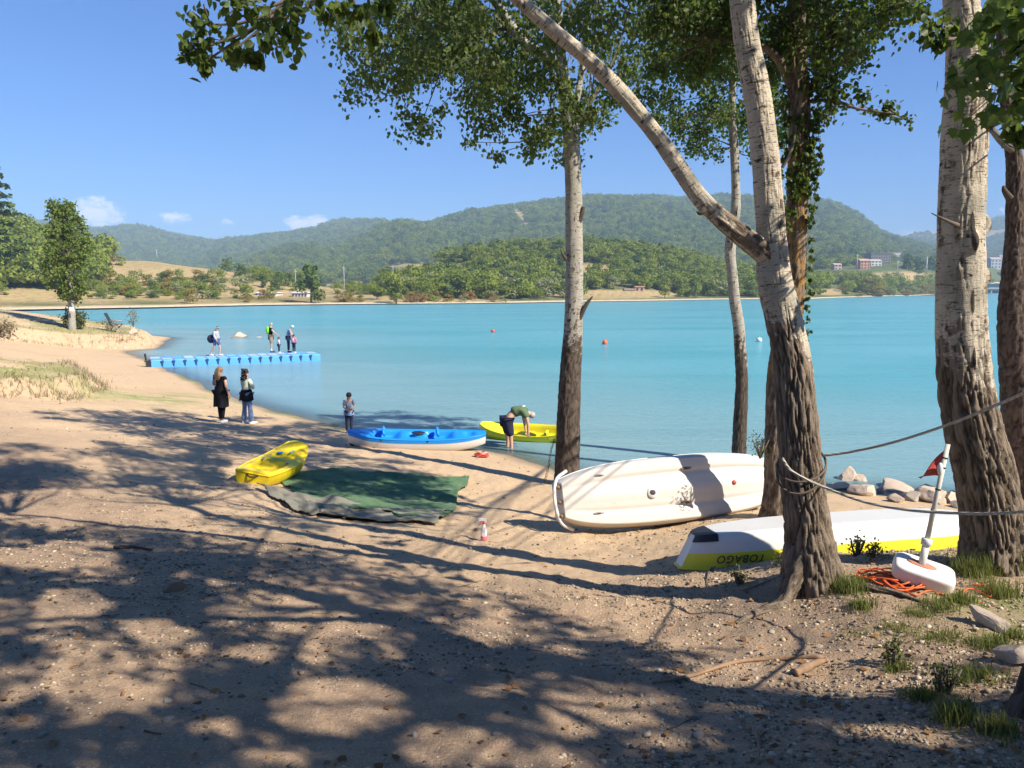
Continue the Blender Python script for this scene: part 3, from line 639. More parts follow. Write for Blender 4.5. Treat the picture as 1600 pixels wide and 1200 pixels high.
class Crown:
    def __init__(s, seed): s.g = np.random.default_rng(seed); s.C = []; s.S = []; s.tw = MB()
    def clump(s, c, r, n, size=.065, per=22, start=None):
        """leafy mass: twigs from near the middle outward, leaves set along them"""
        g = s.g; c, r = np.array(c, float), np.array(r, float)
        for i in range(max(2, n // per)):
            d = g.normal(size=3); d /= np.linalg.norm(d); a = c + r * g.normal(size=3) * .28 + [0, 0, .15 * r[2]]
            b_ = c + r * d * g.uniform(.45, 1.0); b_[2] -= .10 * r[2]
            mid = (a + b_) / 2 + g.normal(size=3) * .08 * r.mean() + [0, 0, .1 * r[2]]
            s.tw.tube([a, mid, b_], [.006, .004, .002], 4, cap=False)
            tt_ = g.uniform(.15, 1.05, per)[:, None]
            q = (1 - tt_) ** 2 * a + 2 * tt_ * (1 - tt_) * mid + tt_ ** 2 * b_ + g.normal(size=(per, 3)) * min(.11, .3 * r.mean())
            s.C.append(q); s.S.append(np.full(per, size))
    def limb(s, a, b_, r0=.02, r1=.006, sag=.0):
        a, b_ = np.array(a, float), np.array(b_, float); mid = (a + b_) / 2 + s.g.normal(size=3) * .06 * np.linalg.norm(b_ - a) + [0, 0, sag]
        s.tw.tube(spline([a, mid, b_], 8), np.linspace(r0, r1, 8), 6, cap=False)
    def build(s, root, mat, hang=.5):
        C_, S_ = np.concatenate(s.C), np.concatenate(s.S); k_ = ~in_gap(C_); C_, S_ = C_[k_], S_[k_]
        V, F = leaf_geo(C_, S_, s.g, hang)
        me = np_mesh('crown', V, F); me.transform(root.matrix_basis.inverted())
        ob('crown', me, mat, root, False)['kind'] = 'stuff'
        if s.tw.n: tag(s.tw.build('twigs', M_twig, root, True, True), kind='stuff')
    def img(s, rows, Y, start, dY=.5, size=.065, dens=1., thick=1.):
        """clumps named by photo ellipse (px, py, rx, ry[, leaves factor]) at depth Y"""
        for e in rows:
            y = Y + s.g.uniform(-dY, dY); c = np.array(P(e[0], e[1], y)); k = y / FPX
            rx, rz = e[2] * k, e[3] * k; ry = (rx + rz) / 2 * thick
            n = int(dens * (e[4] if len(e) > 4 else 1.) * 2.7 * math.pi * rx * rz / (size * size * .5) * .55)
            s.clump(c, (rx, ry, rz), max(24, n), size)
            st = min(start, key=lambda q: np.linalg.norm(np.array(q) - c)); s.limb(st, c, .018, .006)
    def shade(s, c, r, n, size, start, seedholes=0., gaps=False):
        """crown above the picture: many sprays inside an ellipsoid, with gaps"""
        g = s.g; c, r = np.array(c, float), np.array(r, float); k = 0
        while k < n:
            d = g.normal(size=3); d /= np.linalg.norm(d); p = c + r * d * g.uniform(.25, 1.) ** .5
            if vn(p[0] * .9 + seedholes, p[1] * .9, p[2] * .9) < -.25: continue
            s.clump(p, (.60, .60, .40), 154, size); k += 66
            if g.uniform() < .3: s.limb(min(start, key=lambda q: np.linalg.norm(np.array(q) - p)), p, .03, .006)
M_leaf = leafmat('poplar_leaf', (.04, .075, .016), (.12, .17, .04), .5, False, .35)
M_leafA = leafmat('poplar_leaf_grey', (.045, .075, .022), (.13, .18, .055), .5, False, .35)
M_leafD = leafmat('dark_leaf', (.03, .06, .012), (.085, .135, .03), .45, False, .3)
def zr(z0, z1): return lambda S, Z: 1 - ss(Z, z0, z1)

def SC(Y, rows, bulge=.004, dark_=1., dv=(0, -1, 0)):
    return [(P(a, b, Y), w_ / 2 * Y / FPX, h_ / 2 * Y / FPX, bulge, dark_, dv) for a, b, w_, h_ in rows]
# middle poplar with fissured dark foot and pale stem, forked high up
rA = G(884, 757); YA = rA.y
tA = thing('poplar_tree', 'poplar with dark fissured foot, left of the white kayak lying on its side', 'tree', rA)
tree_tube('trunk', pr([(884, 775, YA, 44), (886, 740, YA, 41), (889, 640, YA, 37), (893, 560, YA, 33), (896, 500, YA, 29), (897, 400, YA, 27), (896, 300, YA, 26), (893, 230, YA, 25), (889, 180, YA, 24), (880, 120, YA, 19), (873, 60, YA, 16), (868, -60, YA + .1, 14), (860, -220, YA + .2, 10)]), M_barkg, tA, 52, .04,
          lambda S, Z: 1.1 - ss(Z, rA.z + 1.9, rA.z + 3.7), .5, 3., scars=SC(YA, [(897, 513, 10, 9), (899, 343, 9, 8), (888, 423, 13, 4), (889, 402, 12, 5), (905, 362, 10, 4), (890, 383, 13, 3), (897, 230, 8, 9), (894, 532, 14, 6), (900, 412, 6, 8), (897, 470, 14, 3), (892, 490, 12, 4)]))
tree_tube('limb', pr([(884, 150, YA, 16), (874, 105, YA, 17), (845, 82, YA - .1, 15), (815, 62, YA - .2, 13), (775, 0, YA - .3, 11), (740, -60, YA - .3, 8)]), M_barkg, tA, 24, .05, None, 0, 6.)
tree_tube('limb', pr([(893, 175, YA, 10), (902, 150, YA, 10), (908, 115, YA + .1, 9), (915, 60, YA + .2, 8), (925, -60, YA + .3, 6)]), M_barkg, tA, 20, .05, None, 0, 8.)
tree_tube('limb', pr([(901, 203, YA, 4), (912, 180, YA, 5), (932, 145, YA, 4.5), (955, 100, YA + .1, 4), (970, 60, YA + .2, 3), (985, 10, YA + .3, 2)]), M_twig, tA, 12, .05, None, 0, 9.)
for rows in ([(904, 500, YA - .1, 9), (915, 478, YA - .14, 7), (926, 463, YA - .18, 2)], [(903, 350, YA - .08, 10), (909, 334, YA - .11, 8), (912, 323, YA - .12, 5)], [(884, 405, YA - .12, 6), (878, 395, YA - .15, 3), (876, 388, YA - .15, 1)]):
    tree_tube('branch_stub', pr(rows), M_knot, tA, 12, .02, None, 0, 2., cap=True)
A = Crown(21); stA = [P(880, 120, YA), P(845, 82, YA), P(800, 40, YA), P(908, 115, YA), P(873, 60, YA), P(932, 145, YA), P(889, 180, YA)]
A.img([(655, 45, 62, 50), (640, 108, 42, 40), (620, 75, 30, 40), (700, 100, 66, 56), (735, 50, 75, 60), (690, 165, 15, 18, .8), (770, 115, 58, 48), (800, 55, 58, 58), (835, 120, 36, 46, .8), (762, 198, 42, 40, .8), (795, 185, 36, 34), (735, 222, 16, 12), (776, 240, 18, 24), (838, 200, 34, 32, .8), (828, 232, 26, 15), (862, 195, 16, 34), (720, 25, 70, 36), (850, 40, 36, 44, .8),
       (905, 35, 36, 40, .5), (945, 75, 30, 34, .55), (940, 20, 40, 28, .7), (965, 40, 22, 30, .6), (600, 30, 36, 34, .8)], YA - .2, stA, 1.1, .086, .95)
A.shade((rA.x - .6, YA - .3, 9.2), (4.4, 3.4, 2.6), 9000, .085, [P(860, -220, YA), P(740, -60, YA), P(925, -60, YA)], 1.)
A.build(tA, M_leafA, .55)

# slim poplar behind the white hull
rB = G(1150, 742); YB = rB.y
tB = thing('poplar_tree', 'slim crooked poplar stem rising behind the white hull lying on its side', 'tree', rB)
tree_tube('trunk', pr([(1153, 755, YB, 24), (1155, 690, YB, 23), (1159, 600, YB, 20), (1155, 520, YB, 18), (1148, 470, YB, 17), (1143, 420, YB, 16), (1141, 385, YB, 17), (1149, 330, YB, 15), (1150, 290, YB, 13), (1147, 230, YB, 13), (1144, 180, YB, 11), (1145, 130, YB, 10), (1150, 40, YB, 9), (1155, -120, YB, 7)]), M_barkg, tB, 32, .05,
          lambda S, Z: 1.1 - ss(Z, 1.4, 3.6), .3, 5., scars=SC(YB, [(1141, 382, 16, 16), (1148, 330, 16, 14), (1148, 290, 10, 5), (1150, 415, 12, 5), (1144, 440, 12, 4), (1147, 236, 8, 7), (1152, 480, 14, 4), (1156, 530, 14, 4)], .03))
B = Crown(22); stB = [P(1150, 40, YB), P(1145, 180, YB), P(1147, 230, YB), P(1144, 130, YB)]
B.img([(1060, 200, 32, 38), (1092, 212, 34, 34), (1112, 168, 30, 38), (1048, 160, 32, 26), (1120, 238, 22, 12), (1030, 185, 20, 14), (1080, 238, 22, 12), (1010, 178, 14, 8), (1170, 190, 25, 35, .8), (1185, 240, 16, 18, .6), (1130, 110, 50, 40), (1190, 150, 34, 34, .7)], YB, stB, .5, .07)
B.shade((rB.x - .3, YB + .2, 9.0), (2.2, 2., 2.), 2500, .085, [P(1155, -120, YB)], 4.)
B.build(tB, M_leaf, .5)

# forked poplar in front
rC = G(1268, 915); YC = rC.y
tC = thing('poplar_tree', 'forked poplar with a long leaning limb, standing before the upturned white kayak', 'tree', rC)
rugC = lambda S, Z: 1.15 - ss(Z, rC.z + 1.4, rC.z + 2.5)
tree_tube('trunk', pr([(1272, 945, YC, 92), (1268, 900, YC, 84), (1262, 830, YC, 72), (1252, 740, YC, 66), (1245, 650, YC, 63), (1238, 560, YC, 58), (1222, 490, YC, 55), (1208, 430, YC, 52), (1203, 360, YC, 44), (1198, 280, YC, 42), (1190, 200, YC, 41), (1180, 130, YC, 39), (1168, 70, YC, 37), (1160, 0, YC, 36), (1152, -120, YC, 34), (1150, -300, YC, 28)]), M_bark, tC, 150, .018, rugC, .5, 1., scars=SC(YC, [(1152, 70, 12, 30), (1166, 100, 14, 12), (1185, 183, 30, 4), (1196, 255, 36, 4), (1240, 527, 50, 9), (1195, 205, 8, 20), (1222, 470, 26, 5), (1215, 440, 10, 26), (1232, 548, 40, 6)], .004, .9))
tree_tube('limb', pr([(1218, 425, YC, 34), (1190, 392, YC - .04, 34), (1150, 360, YC - .08, 31), (1100, 315, YC - .12, 27), (1060, 260, YC - .16, 26), (1020, 205, YC - .2, 24), (970, 145, YC - .25, 25), (920, 95, YC - .3, 22), (860, 45, YC - .35, 21), (805, -5, YC - .4, 19), (720, -80, YC - .5, 16), (600, -170, YC - .6, 10)]), M_bark, tC, 64, .022, lambda S, Z: .62 - .75 * ss(S, .35, 1.1), 0, 2., furrow_k=.5, scars=SC(YC - .1, [(1112, 320, 14, 10), (1060, 266, 16, 5), (992, 170, 10, 6), (1130, 340, 40, 6)], .012, .8))
tree_tube('branch_stub', pr([(1101, 327, YC - .2, 12), (1094, 333, YC - .22, 8), (1089, 331, YC - .23, 2)]), M_knot, tC, 10, .02, None, 0, 2., cap=True)
for rows in ([(1285, 850, YC, 40), (1312, 895, YC - .12, 30), (1360, 928, YC - .35, 18), (1400, 948, YC - .5, 12), (1440, 955, YC - .7, 5)], [(1254, 860, YC - .05, 40), (1228, 912, YC - .18, 24), (1190, 935, YC - .3, 16), (1150, 952, YC - .4, 6)],
             [(1286, 850, YC, 40), (1304, 905, YC - .06, 26), (1322, 925, YC - .16, 14), (1345, 940, YC - .26, 6)]):
    rr_ = pr(rows); rr_ = [(x, y, gz(x, y) + r_ * .35 if i else z, r_) for i, (x, y, z, r_) in enumerate(rr_)]
    tree_tube('root', rr_, M_bark, tC, 28, .025, lambda S, Z: np.ones_like(S), 0, 4.)
Cc = Crown(23); stC = [P(600, -170, YC - .6), P(720, -80, YC - .5), P(540, -60, YC - .8)]
Cc.img([(325, 40, 44, 50), (365, 30, 40, 44), (410, 38, 50, 48), (440, 30, 30, 40), (300, 82, 16, 18), (365, 78, 34, 18), (445, 52, 22, 22), (318, 98, 10, 8), (395, 88, 14, 10), (520, 12, 28, 26, .9), (560, 28, 30, 24, .8), (582, 46, 12, 14), (350, -50, 70, 50), (480, -50, 80, 40), (610, 8, 26, 18, .7)], YC - 1.0, stC, .25, .062, .95)
Cc.shade((rC.x - 3.3, YC - .4, 8.6), (2.2, 1.6, 1.3), 2600, .085, stC, 2.)
Cc.shade((rC.x + .2, YC + .6, 10.4), (2.4, 2.2, 1.8), 3800, .085, [P(1150, -300, YC)], 3.)
Cc.build(tC, M_leaf, .5)

# ivy-hung tree with orange lichen, just behind the forked one
rD = G(1214, 808); YD = rD.y
tD = thing('ivy_clad_tree', 'dark tree with orange lichen and hanging ivy, standing right behind the forked poplar', 'tree', rD)
tree_tube('trunk', pr([(1212, 830, YD, 52), (1214, 780, YD, 42), (1214, 700, YD, 38), (1214, 640, YD, 36), (1220, 560, YD, 36), (1240, 480, YD, 32), (1244, 420, YD, 31), (1245, 330, YD, 32), (1249, 250, YD, 32), (1250, 180, YD, 32), (1247, 100, YD, 30), (1246, 20, YD, 27), (1245, -150, YD, 22)]), M_barkL, tD, 48, .035, lambda S, Z: .75 + 0 * S, .4, 7.,
          lichen=lambda S, Z: ss(Z, rD.z + 1.6, rD.z + 2.4) * (1 - ss(Z, rD.z + 4.3, rD.z + 5.0)), furrow_k=1.3)
tree_tube('limb', pr([(1238, 135, YD, 16), (1215, 90, YD, 14), (1180, 70, YD - .1, 10), (1110, 60, YD - .2, 8), (1050, 60, YD - .3, 4)]), M_barkD, tD, 18, .05, None, 0, 3.)
tree_tube('limb', pr([(1254, 160, YD, 12), (1280, 120, YD, 11), (1330, 80, YD - .1, 8), (1390, 40, YD - .2, 5)]), M_barkD, tD, 18, .05, None, 0, 4.)
tree_tube('limb', pr([(1252, 160, YD, 6), (1300, 157, YD - .1, 5), (1340, 170, YD - .2, 4), (1400, 178, YD - .2, 2)]), M_twig, tD, 10, .05, None, 0, 4.)
tree_tube('limb', pr([(1222, 262, YD - .2, 5), (1234, 240, YD - .22, 5), (1241, 215, YD - .2, 4), (1243, 195, YD - .2, 3)]), M_twig, tD, 10, .03, None, 0, 4.)
Dc = Crown(24); stD = [P(1247, 100, YD), P(1246, 20, YD), P(1110, 60, YD - .2), P(1180, 70, YD), P(1330, 80, YD), P(1390, 40, YD)]
Dc.img([(1035, 45, 56, 54), (1075, 95, 56, 34), (1020, 108, 30, 18), (1120, 40, 60, 60), (1110, 100, 40, 34), (1225, 55, 50, 64, 1.2), (1300, 65, 66, 64, 1.2), (1345, 45, 56, 52), (1390, 15, 52, 28), (1290, 118, 50, 30), (1200, 100, 34, 44), (1260, 30, 70, 60, 1.2), (1330, 100, 30, 24), (1220, 160, 26, 34, .7), (1050, 0, 80, 40), (1250, -40, 160, 50), (1420, 0, 40, 22, .8), (1160, 0, 60, 50)], YD, stD, .7, .06, 1.15)
Dc.img([(1290, 142, 46, 24), (1310, 165, 34, 16), (1370, 174, 44, 14, .7), (1348, 158, 18, 18, .7), (1408, 184, 22, 11, .7), (1385, 162, 16, 12, .7), (1284, 190, 20, 20, .6)], YD - .2, [P(1300, 157, YD - .1), P(1340, 170, YD - .2), P(1400, 178, YD - .2)], .15, .06, 1.)
Dc.shade((rD.x + .2, YD + .2, 9.6), (3.2, 2.6, 2.2), 6500, .085, [P(1245, -150, YD)], 5.)
Dc.build(tD, M_leafD, .5)
iv = Crown(31); root_iv = thing('ivy', 'ivy climbing and dangling round the dark trunk behind the forked poplar', 'ivy', P(1250, 330, YD))
for i in range(34):
    px, py = random.gauss(1250, 13), random.uniform(165, 350); iv.clump(P(px, py, YD - .13 - random.uniform(0, .06)), (.06, .03, .08), 10, .055, 10)
for x0 in (1276, 1284, 1270, 1229):
    ys = np.linspace(165, random.uniform(290, 330), 12); pp = [P(x0 + 4 * math.sin(i * .9 + x0) - i * .8, y, YD - .15) for i, y in enumerate(ys)]
    iv.tw.tube(pp, .004, 5)
    for q in pp[1:]: iv.clump(q, (.04, .04, .05), 6, .055, 6)
for y in range(180, 560, 16): iv.clump(P(1264 + random.uniform(-2, 6) - (y > 420) * (y - 420) * .08, y, YD - .08), (.04, .04, .06), 6, .05, 6)
iv.build(root_iv, M_leafD, .6)

# big poplar at the right
rE = G(1552, 885); YE = rE.y
tE = thing('poplar_tree', 'thickest poplar with leaning furrowed foot, just right of the flag float', 'tree', rE)
tree_tube('trunk', pr([(1562, 930, YE, 112), (1556, 880, YE, 100), (1552, 820, YE, 92), (1538, 740, YE, 88), (1520, 670, YE, 84), (1507, 600, YE, 80), (1502, 520, YE, 74), (1501, 440, YE, 70), (1502, 370, YE, 66), (1503, 300, YE, 65), (1506, 220, YE, 64), (1510, 150, YE, 62), (1512, 80, YE, 58), (1505, 20, YE, 50), (1496, -60, YE, 46), (1480, -260, YE, 36)]), M_bark, tE, 160, .018,
          lambda S, Z: 1.15 - ss(Z, rE.z + .9, rE.z + 2.3), .7, 9., furrow_k=1.4, scars=SC(YE, [(1500, 380, 64, 34)], .05) + SC(YE, [(1490, 350, 40, 30), (1515, 42, 24, 16), (1490, 160, 20, 6), (1486, 60, 10, 22), (1508, 238, 7, 22), (1488, 470, 30, 40), (1482, 560, 26, 30), (1505, 610, 30, 6), (1498, 120, 10, 14), (1494, 262, 30, 5)], .006) + SC(YE, [(1538, 342, 34, 30), (1540, 420, 40, 26)], .075, .55, (1, -.35, 0)))
kE = YE / FPX
for px, py, w_, h_, nm, mt in () and ((1538, 340, 22, 28, 'knot', M_barkg), (1540, 352, 12, 16, 'knot', M_knot), (1502, 382, 60, 36, 'burl', M_knot), (1548, 418, 20, 24, 'knot', M_cutwood), (1515, 40, 22, 14, 'knot', M_knot), (1490, 160, 18, 5, 'knot', M_knot), (1488, 60, 8, 18, 'knot', M_knot), (1508, 238, 6, 18, 'knot', M_knot)):
    dy = .17 if abs(px - 1505) < 15 else .09
    MB().ell(P(px, py, YE - dy), (w_ * kE / 2, .055, h_ * kE / 2), 16, 9).build(nm, mt, tE, True, True)
tree_tube('limb', pr([(1528, 360, YE - .05, 20), (1536, 348, YE - .07, 19), (1541, 338, YE - .08, 15)]), M_barkg, tE, 16, .02, None, 0, 1., cap=True)
tree_tube('branch_stub', pr([(1496, 352, YE - .2, 8), (1478, 344, YE - .3, 4), (1455, 333, YE - .36, 1)]), M_twig, tE, 10, .02, None, 0, 2.)
Ec = Crown(25); stE = [P(1496, -60, YE), P(1480, -260, YE)]
Ec.img([(1450, 50, 26, 18, .8), (1475, 42, 24, 28, .8), (1440, 20, 26, 22), (1460, 70, 12, 8)], YE - .3, [P(1500, 60, YE - .2)], .2, .06, 1.)
Ec.shade((rE.x + .3, YE + .3, 9.5), (2.6, 2.4, 2.0), 3500, .085, stE, 6.)
Ec.build(tE, M_leaf, .5)
# tree at the right edge with its low branch of broad lobed leaves
rF = G(1602, 792); YF_ = rF.y
tF = thing('lake_edge_tree', 'dark rough trunk at the right edge, behind the thickest poplar, with broad leaves', 'tree', rF)
tree_tube('trunk', pr([(1604, 810, YF_, 62), (1598, 720, YF_, 54), (1590, 600, YF_, 52), (1584, 520, YF_, 46), (1584, 440, YF_, 38), (1588, 360, YF_, 30), (1584, 250, YF_, 24), (1572, 160, YF_, 18), (1566, 80, YF_, 16), (1560, -60, YF_, 14)]), M_barkD, tF, 56, .035, lambda S, Z: .8 + 0 * S, .4, 12., furrow_k=1.4)
tree_tube('limb', pr([(1582, 235, YF_ - .05, 10), (1566, 222, YF_ - .5, 10), (1548, 200, YF_ - 1.2, 9), (1536, 186, YF_ - 1.7, 5)]), M_barkD, tF, 16, .04, None, 0, 2.)
tree_tube('branch_stub', pr([(1578, 310, YF_ - .1, 12), (1570, 298, YF_ - .12, 8), (1568, 290, YF_ - .12, 3)]), M_knot, tF, 10, .02, None, 0, 3., cap=True)
Fc = Crown(26); stF = [P(1566, 80, YF_), P(1572, 160, YF_), P(1548, 200, YF_ - 1.2)]
YL = 4.4
Fc.img([(1575, 25, 40, 40), (1545, 20, 34, 26), (1590, 75, 24, 30), (1595, 130, 22, 40), (1585, 195, 22, 26), (1600, 165, 16, 22)], YL + .6, stF, .25, .085, 1.2)
Fc.build(tF, M_leafD, .55)
lob = [(0, 0), (.22, .02), (.42, .12), (.34, .30), (.50, .52), (.26, .56), (.16, .78), (0, 1.0)]
LV = [(x, y, .12 * abs(x)) for x, y in lob] + [(-x, y, .12 * abs(x)) for x, y in lob[-2:0:-1]]
lme = bpy.data.meshes.new('leaf'); nL = len(lob)
lme.from_pydata(LV, [], [(0, 1, 2, 3), (0, 3, 5, 6), (3, 4, 5), (0, 6, 7)] + [(0, len(LV) - 3, len(LV) - 2, len(LV) - 1), (0, len(LV) - 6, len(LV) - 5, len(LV) - 3), (len(LV) - 3, len(LV) - 5, len(LV) - 4), (0, 7, len(LV) - 6)]); lme.update()
lme.materials.append(leafmat('lobed_leaf', (.04, .08, .015), (.10, .16, .035), .4, True, .3))
tips = [(1540, 35, 46, 34), (1572, 40, 40, 44), (1520, 112, 34, 26), (1558, 130, 44, 32), (1498, 122, 26, 16), (1590, 105, 16, 34), (1536, 188, 16, 12), (1580, 190, 26, 26), (1548, 90, 40, 34), (1505, 140, 26, 18), (1552, 165, 26, 12)]
for e in tips:
    c0 = P(e[0], e[1], YL); k = YL / FPX
    for i in range(max(8, int(e[2] * e[3] / 56))):
        o = bpy.data.objects.new('leaf', lme); COL.objects.link(o); o.parent = tF
        q = Vector((random.gauss(0, .42) * e[2] * k, random.gauss(0, .12), random.gauss(0, .42) * e[3] * k)) + c0 - rF
        s_ = random.uniform(.055, .10); o.location = q; o.scale = (s_, s_, s_)
        o.rotation_euler = (random.gauss(-1.9, .6), random.gauss(0, .5), random.uniform(0, 6.28))
    Tw = MB(); Tw.tube([P(1572, 110, YF_ - .6), (P(1572, 110, YF_ - .6) + c0) / 2 + Vector((0, 0, .08)), c0], [.010, .007, .003], 6); Tw.build('twig', M_twig, tF, True, True)

# trunk in the lower right corner (its crown shades the foreground), and a tree behind the camera
rG = G(1640, 1120); YG = rG.y
tG = thing('shade_tree', 'dark trunk base cut by the lower right corner of the picture', 'tree', rG)
tree_tube('trunk', pr([(1640, 1200, YG, 140), (1652, 1110, YG, 112), (1680, 960, YG, 100), (1706, 800, YG, 96), (1722, 600, YG, 92), (1730, 300, YG, 88)]) + [(3.1, YG - .2, 6.5, .12), (3.4, YG - .8, 9.5, .06)], M_barkD, tG, 72, .03, lambda S, Z: .9 + 0 * S, .5, 15.)
Gc = Crown(27)
for b0, b1_ in (((3.1, YG - .2, 6.3), (5.0, 1.8, 8.6)), ((3.0, YG - .2, 5.8), (2.2, .8, 8.4)), ((3.1, YG - .3, 6.5), (6.2, .4, 8.4)), ((3.2, YG - .4, 7.5), (4.6, 4., 9.2))): Gc.limb(b0, b1_, .06, .02)
SHADE = [((2.9, 2.3, 8.6), (1.7, 1.6, 1.1), 2600), ((5.0, 1.5, 8.7), (1.9, 1.7, 1.2), 3000), ((6.6, .1, 8.2), (1.6, 1.4, 1.1), 2200), ((3.9, -.3, 8.3), (1.8, 1.4, 1.1), 2400)]
for c0, r0, n0 in SHADE: Gc.shade(c0, r0, n0, .09, [(3.2, YG - .5, 8.), (5.0, 1.8, 8.4), (2.2, .8, 8.2), (6.2, .4, 8.2)], c0[0], True)
Gc.build(tG, M_leafD, .4)
tH = thing('shade_tree', 'leafy tree standing behind the viewpoint, casting the dappled foreground shade', 'tree', (8.6, -2.6, gz(8.6, -2.6)))
tree_tube('trunk', [(8.6, -2.6, gz(8.6, -2.6) - .3, .26), (8.5, -2.5, 4.6, .2), (8.3, -2.4, 7.2, .14), (8.2, -2.3, 9.6, .06)], M_barkD, tH, 40, .06, lambda S, Z: .9 + 0 * S, .5, 18.)
Hc = Crown(28)
for c0, r0, n0 in (((8.2, -1.2, 8.2), (1.9, 1.6, 1.2), 2800), ((6.3, -2.0, 8.4), (1.8, 1.5, 1.2), 2400), ((9.6, -2.6, 8.6), (2., 1.9, 1.4), 2400), ((4.6, -1.9, 8.2), (1.3, 1.1, 1.), 1100)): Hc.shade(c0, r0, n0, .09, [(8.3, -2.4, 7.2), (8.2, -2.3, 8.8)], c0[1], True)
Hc.build(tH, M_leafD, .4)

# young poplar on the left bank
rP = G(113, 515); hP = 196 * rP.y / FPX
tP = thing('young_poplar', 'tall oval green poplar standing alone on the left bank with bare lower trunk', 'tree', rP)
kP = rP.y / FPX
tree_tube('trunk', [(rP.x, rP.y, rP.z - .3, 6 * kP), (rP.x + .05, rP.y, rP.z + 1.6, 5 * kP), (rP.x + .1, rP.y, rP.z + 4, 3.5 * kP), (rP.x, rP.y, rP.z + hP * .85, 1.2 * kP)], M_barkg, tP, 14, .15, None, .3, 2.)
Pc = Crown(29)
for i in range(190):
    a, z = random.uniform(0, 6.28), random.uniform(.27, .97)
    wP = 32 * kP * (math.sin(math.pi * min(1, (z - .20) / .90) ** .8) ** .6) * (1 + .18 * math.sin(a * 3 + z * 9)); r_ = wP * math.sqrt(random.uniform(.02, 1))
    b0 = np.array((rP.x + .05, rP.y, rP.z + max(.2, z - .2) * hP)); c0 = np.array((rP.x + r_ * math.cos(a), rP.y + r_ * math.sin(a), rP.z + z * hP))
    Pc.clump(c0, (.36, .36, .65), 36, .17, 18); Pc.tw.tube([b0, c0], [.02, .008], 4, cap=False)
Pc.build(tP, leafmat('young_poplar_leaf', (.10, .15, .03), (.25, .31, .085), .35, False, .2), .25)
M_white = plain('white_paint', (.74, .73, .70), .5, .06)
tag(MB().box(P(112, 483, rP.y - .5), (.34, .03, .3)).build('sign_plate', M_white, None, False), 'small white notice fixed to the trunk of the young poplar', 'sign')
for bx, by, sc_ in ((-5.2, -1.6, 1.), (-3.2, .2, 1.), (-5.5, -6.5, 1.), (2.5, -7.5, 1.1), (14.5, -6.5, 1.1), (-12.5, -2.5, 1.)):  # unseen trees added to block the sky and deepen the foreground shade
    z0 = gz(bx, by); tb = thing('shade_tree', 'unseen leafy tree added around the viewpoint to darken the shade', 'tree', (bx, by, z0), None, 'unseen trees added to darken the shade')
    tree_tube('trunk', [(bx, by, z0 - .3, .25), (bx + .1, by, z0 + 3, .18), (bx, by + .2, z0 + 8, .08)], M_barkD, tb, 28, .12, lambda S, Z: .9 + 0 * S, .5, bx)
    Bk = Crown(int(abs(bx * 10)))
    for j in range(70): Bk.clump((bx + random.gauss(0, 1.7), by + random.gauss(0, 1.7), z0 + random.uniform(4.2 if by > -2 else 2.2, 7.5 if by > -2 else 9)), (.9, .9, .6), 90, .16, 18)
    Bk.build(tb, M_leafD, .4)
# ------------------------------------------------------------------ kayaks
def plastic(name, col, rough=.38, scuff=(.3, .27, .22), amt=.35):
    m, t, out = new_mat(name)
    oc = t.add('ShaderNodeTexCoord').outputs['Object']
    c = t.mix(t.noise(oc, 3, 4), tuple(q * .93 for q in col), tuple(min(1, q * 1.05) for q in col))
    sc_ = t.noise(t.scale(oc, (2, 14, 14)), 2.2, 8, .72)
    c = t.mix(t.math('MULTIPLY', t.ramp(sc_, .56, .74), amt), c, scuff)
    b = t.add('ShaderNodeBsdfPrincipled', ins={'Base Color': c, 'Roughness': t.math('ADD', rough - .08, t.math('MULTIPLY', sc_, .2)), 'Specular IOR Level': .4})
    t.l.new(t.bump(t.noise(oc, 9, 3), .12, .02), b.inputs['Normal']); t.l.new(b.outputs[0], out.inputs[0]); return m
M_hullw = plastic('white_hull_plastic', (.60, .565, .51), .45, (.36, .30, .23), .5)
M_hullw2 = plastic('clean_white_plastic', (.66, .65, .62), .38, (.42, .37, .30), .35)
M_yel = plastic('yellow_plastic', (.80, .60, .015), .4, (.5, .42, .12), .3); M_yel2 = plastic('lemon_plastic', (.74, .66, .03), .4, (.45, .42, .12), .25)
M_blue = plastic('blue_plastic', (.012, .25, .74), .35, (.25, .45, .7), .2)
M_blk = plain('black_rubber', (.016, .016, .018), .55, .2, 20); M_dark = plain('dark_recess', (.03, .03, .032), .7, .2, 20)
M_greypl = plain('grey_plastic', (.22, .22, .23), .5, .15, 20)
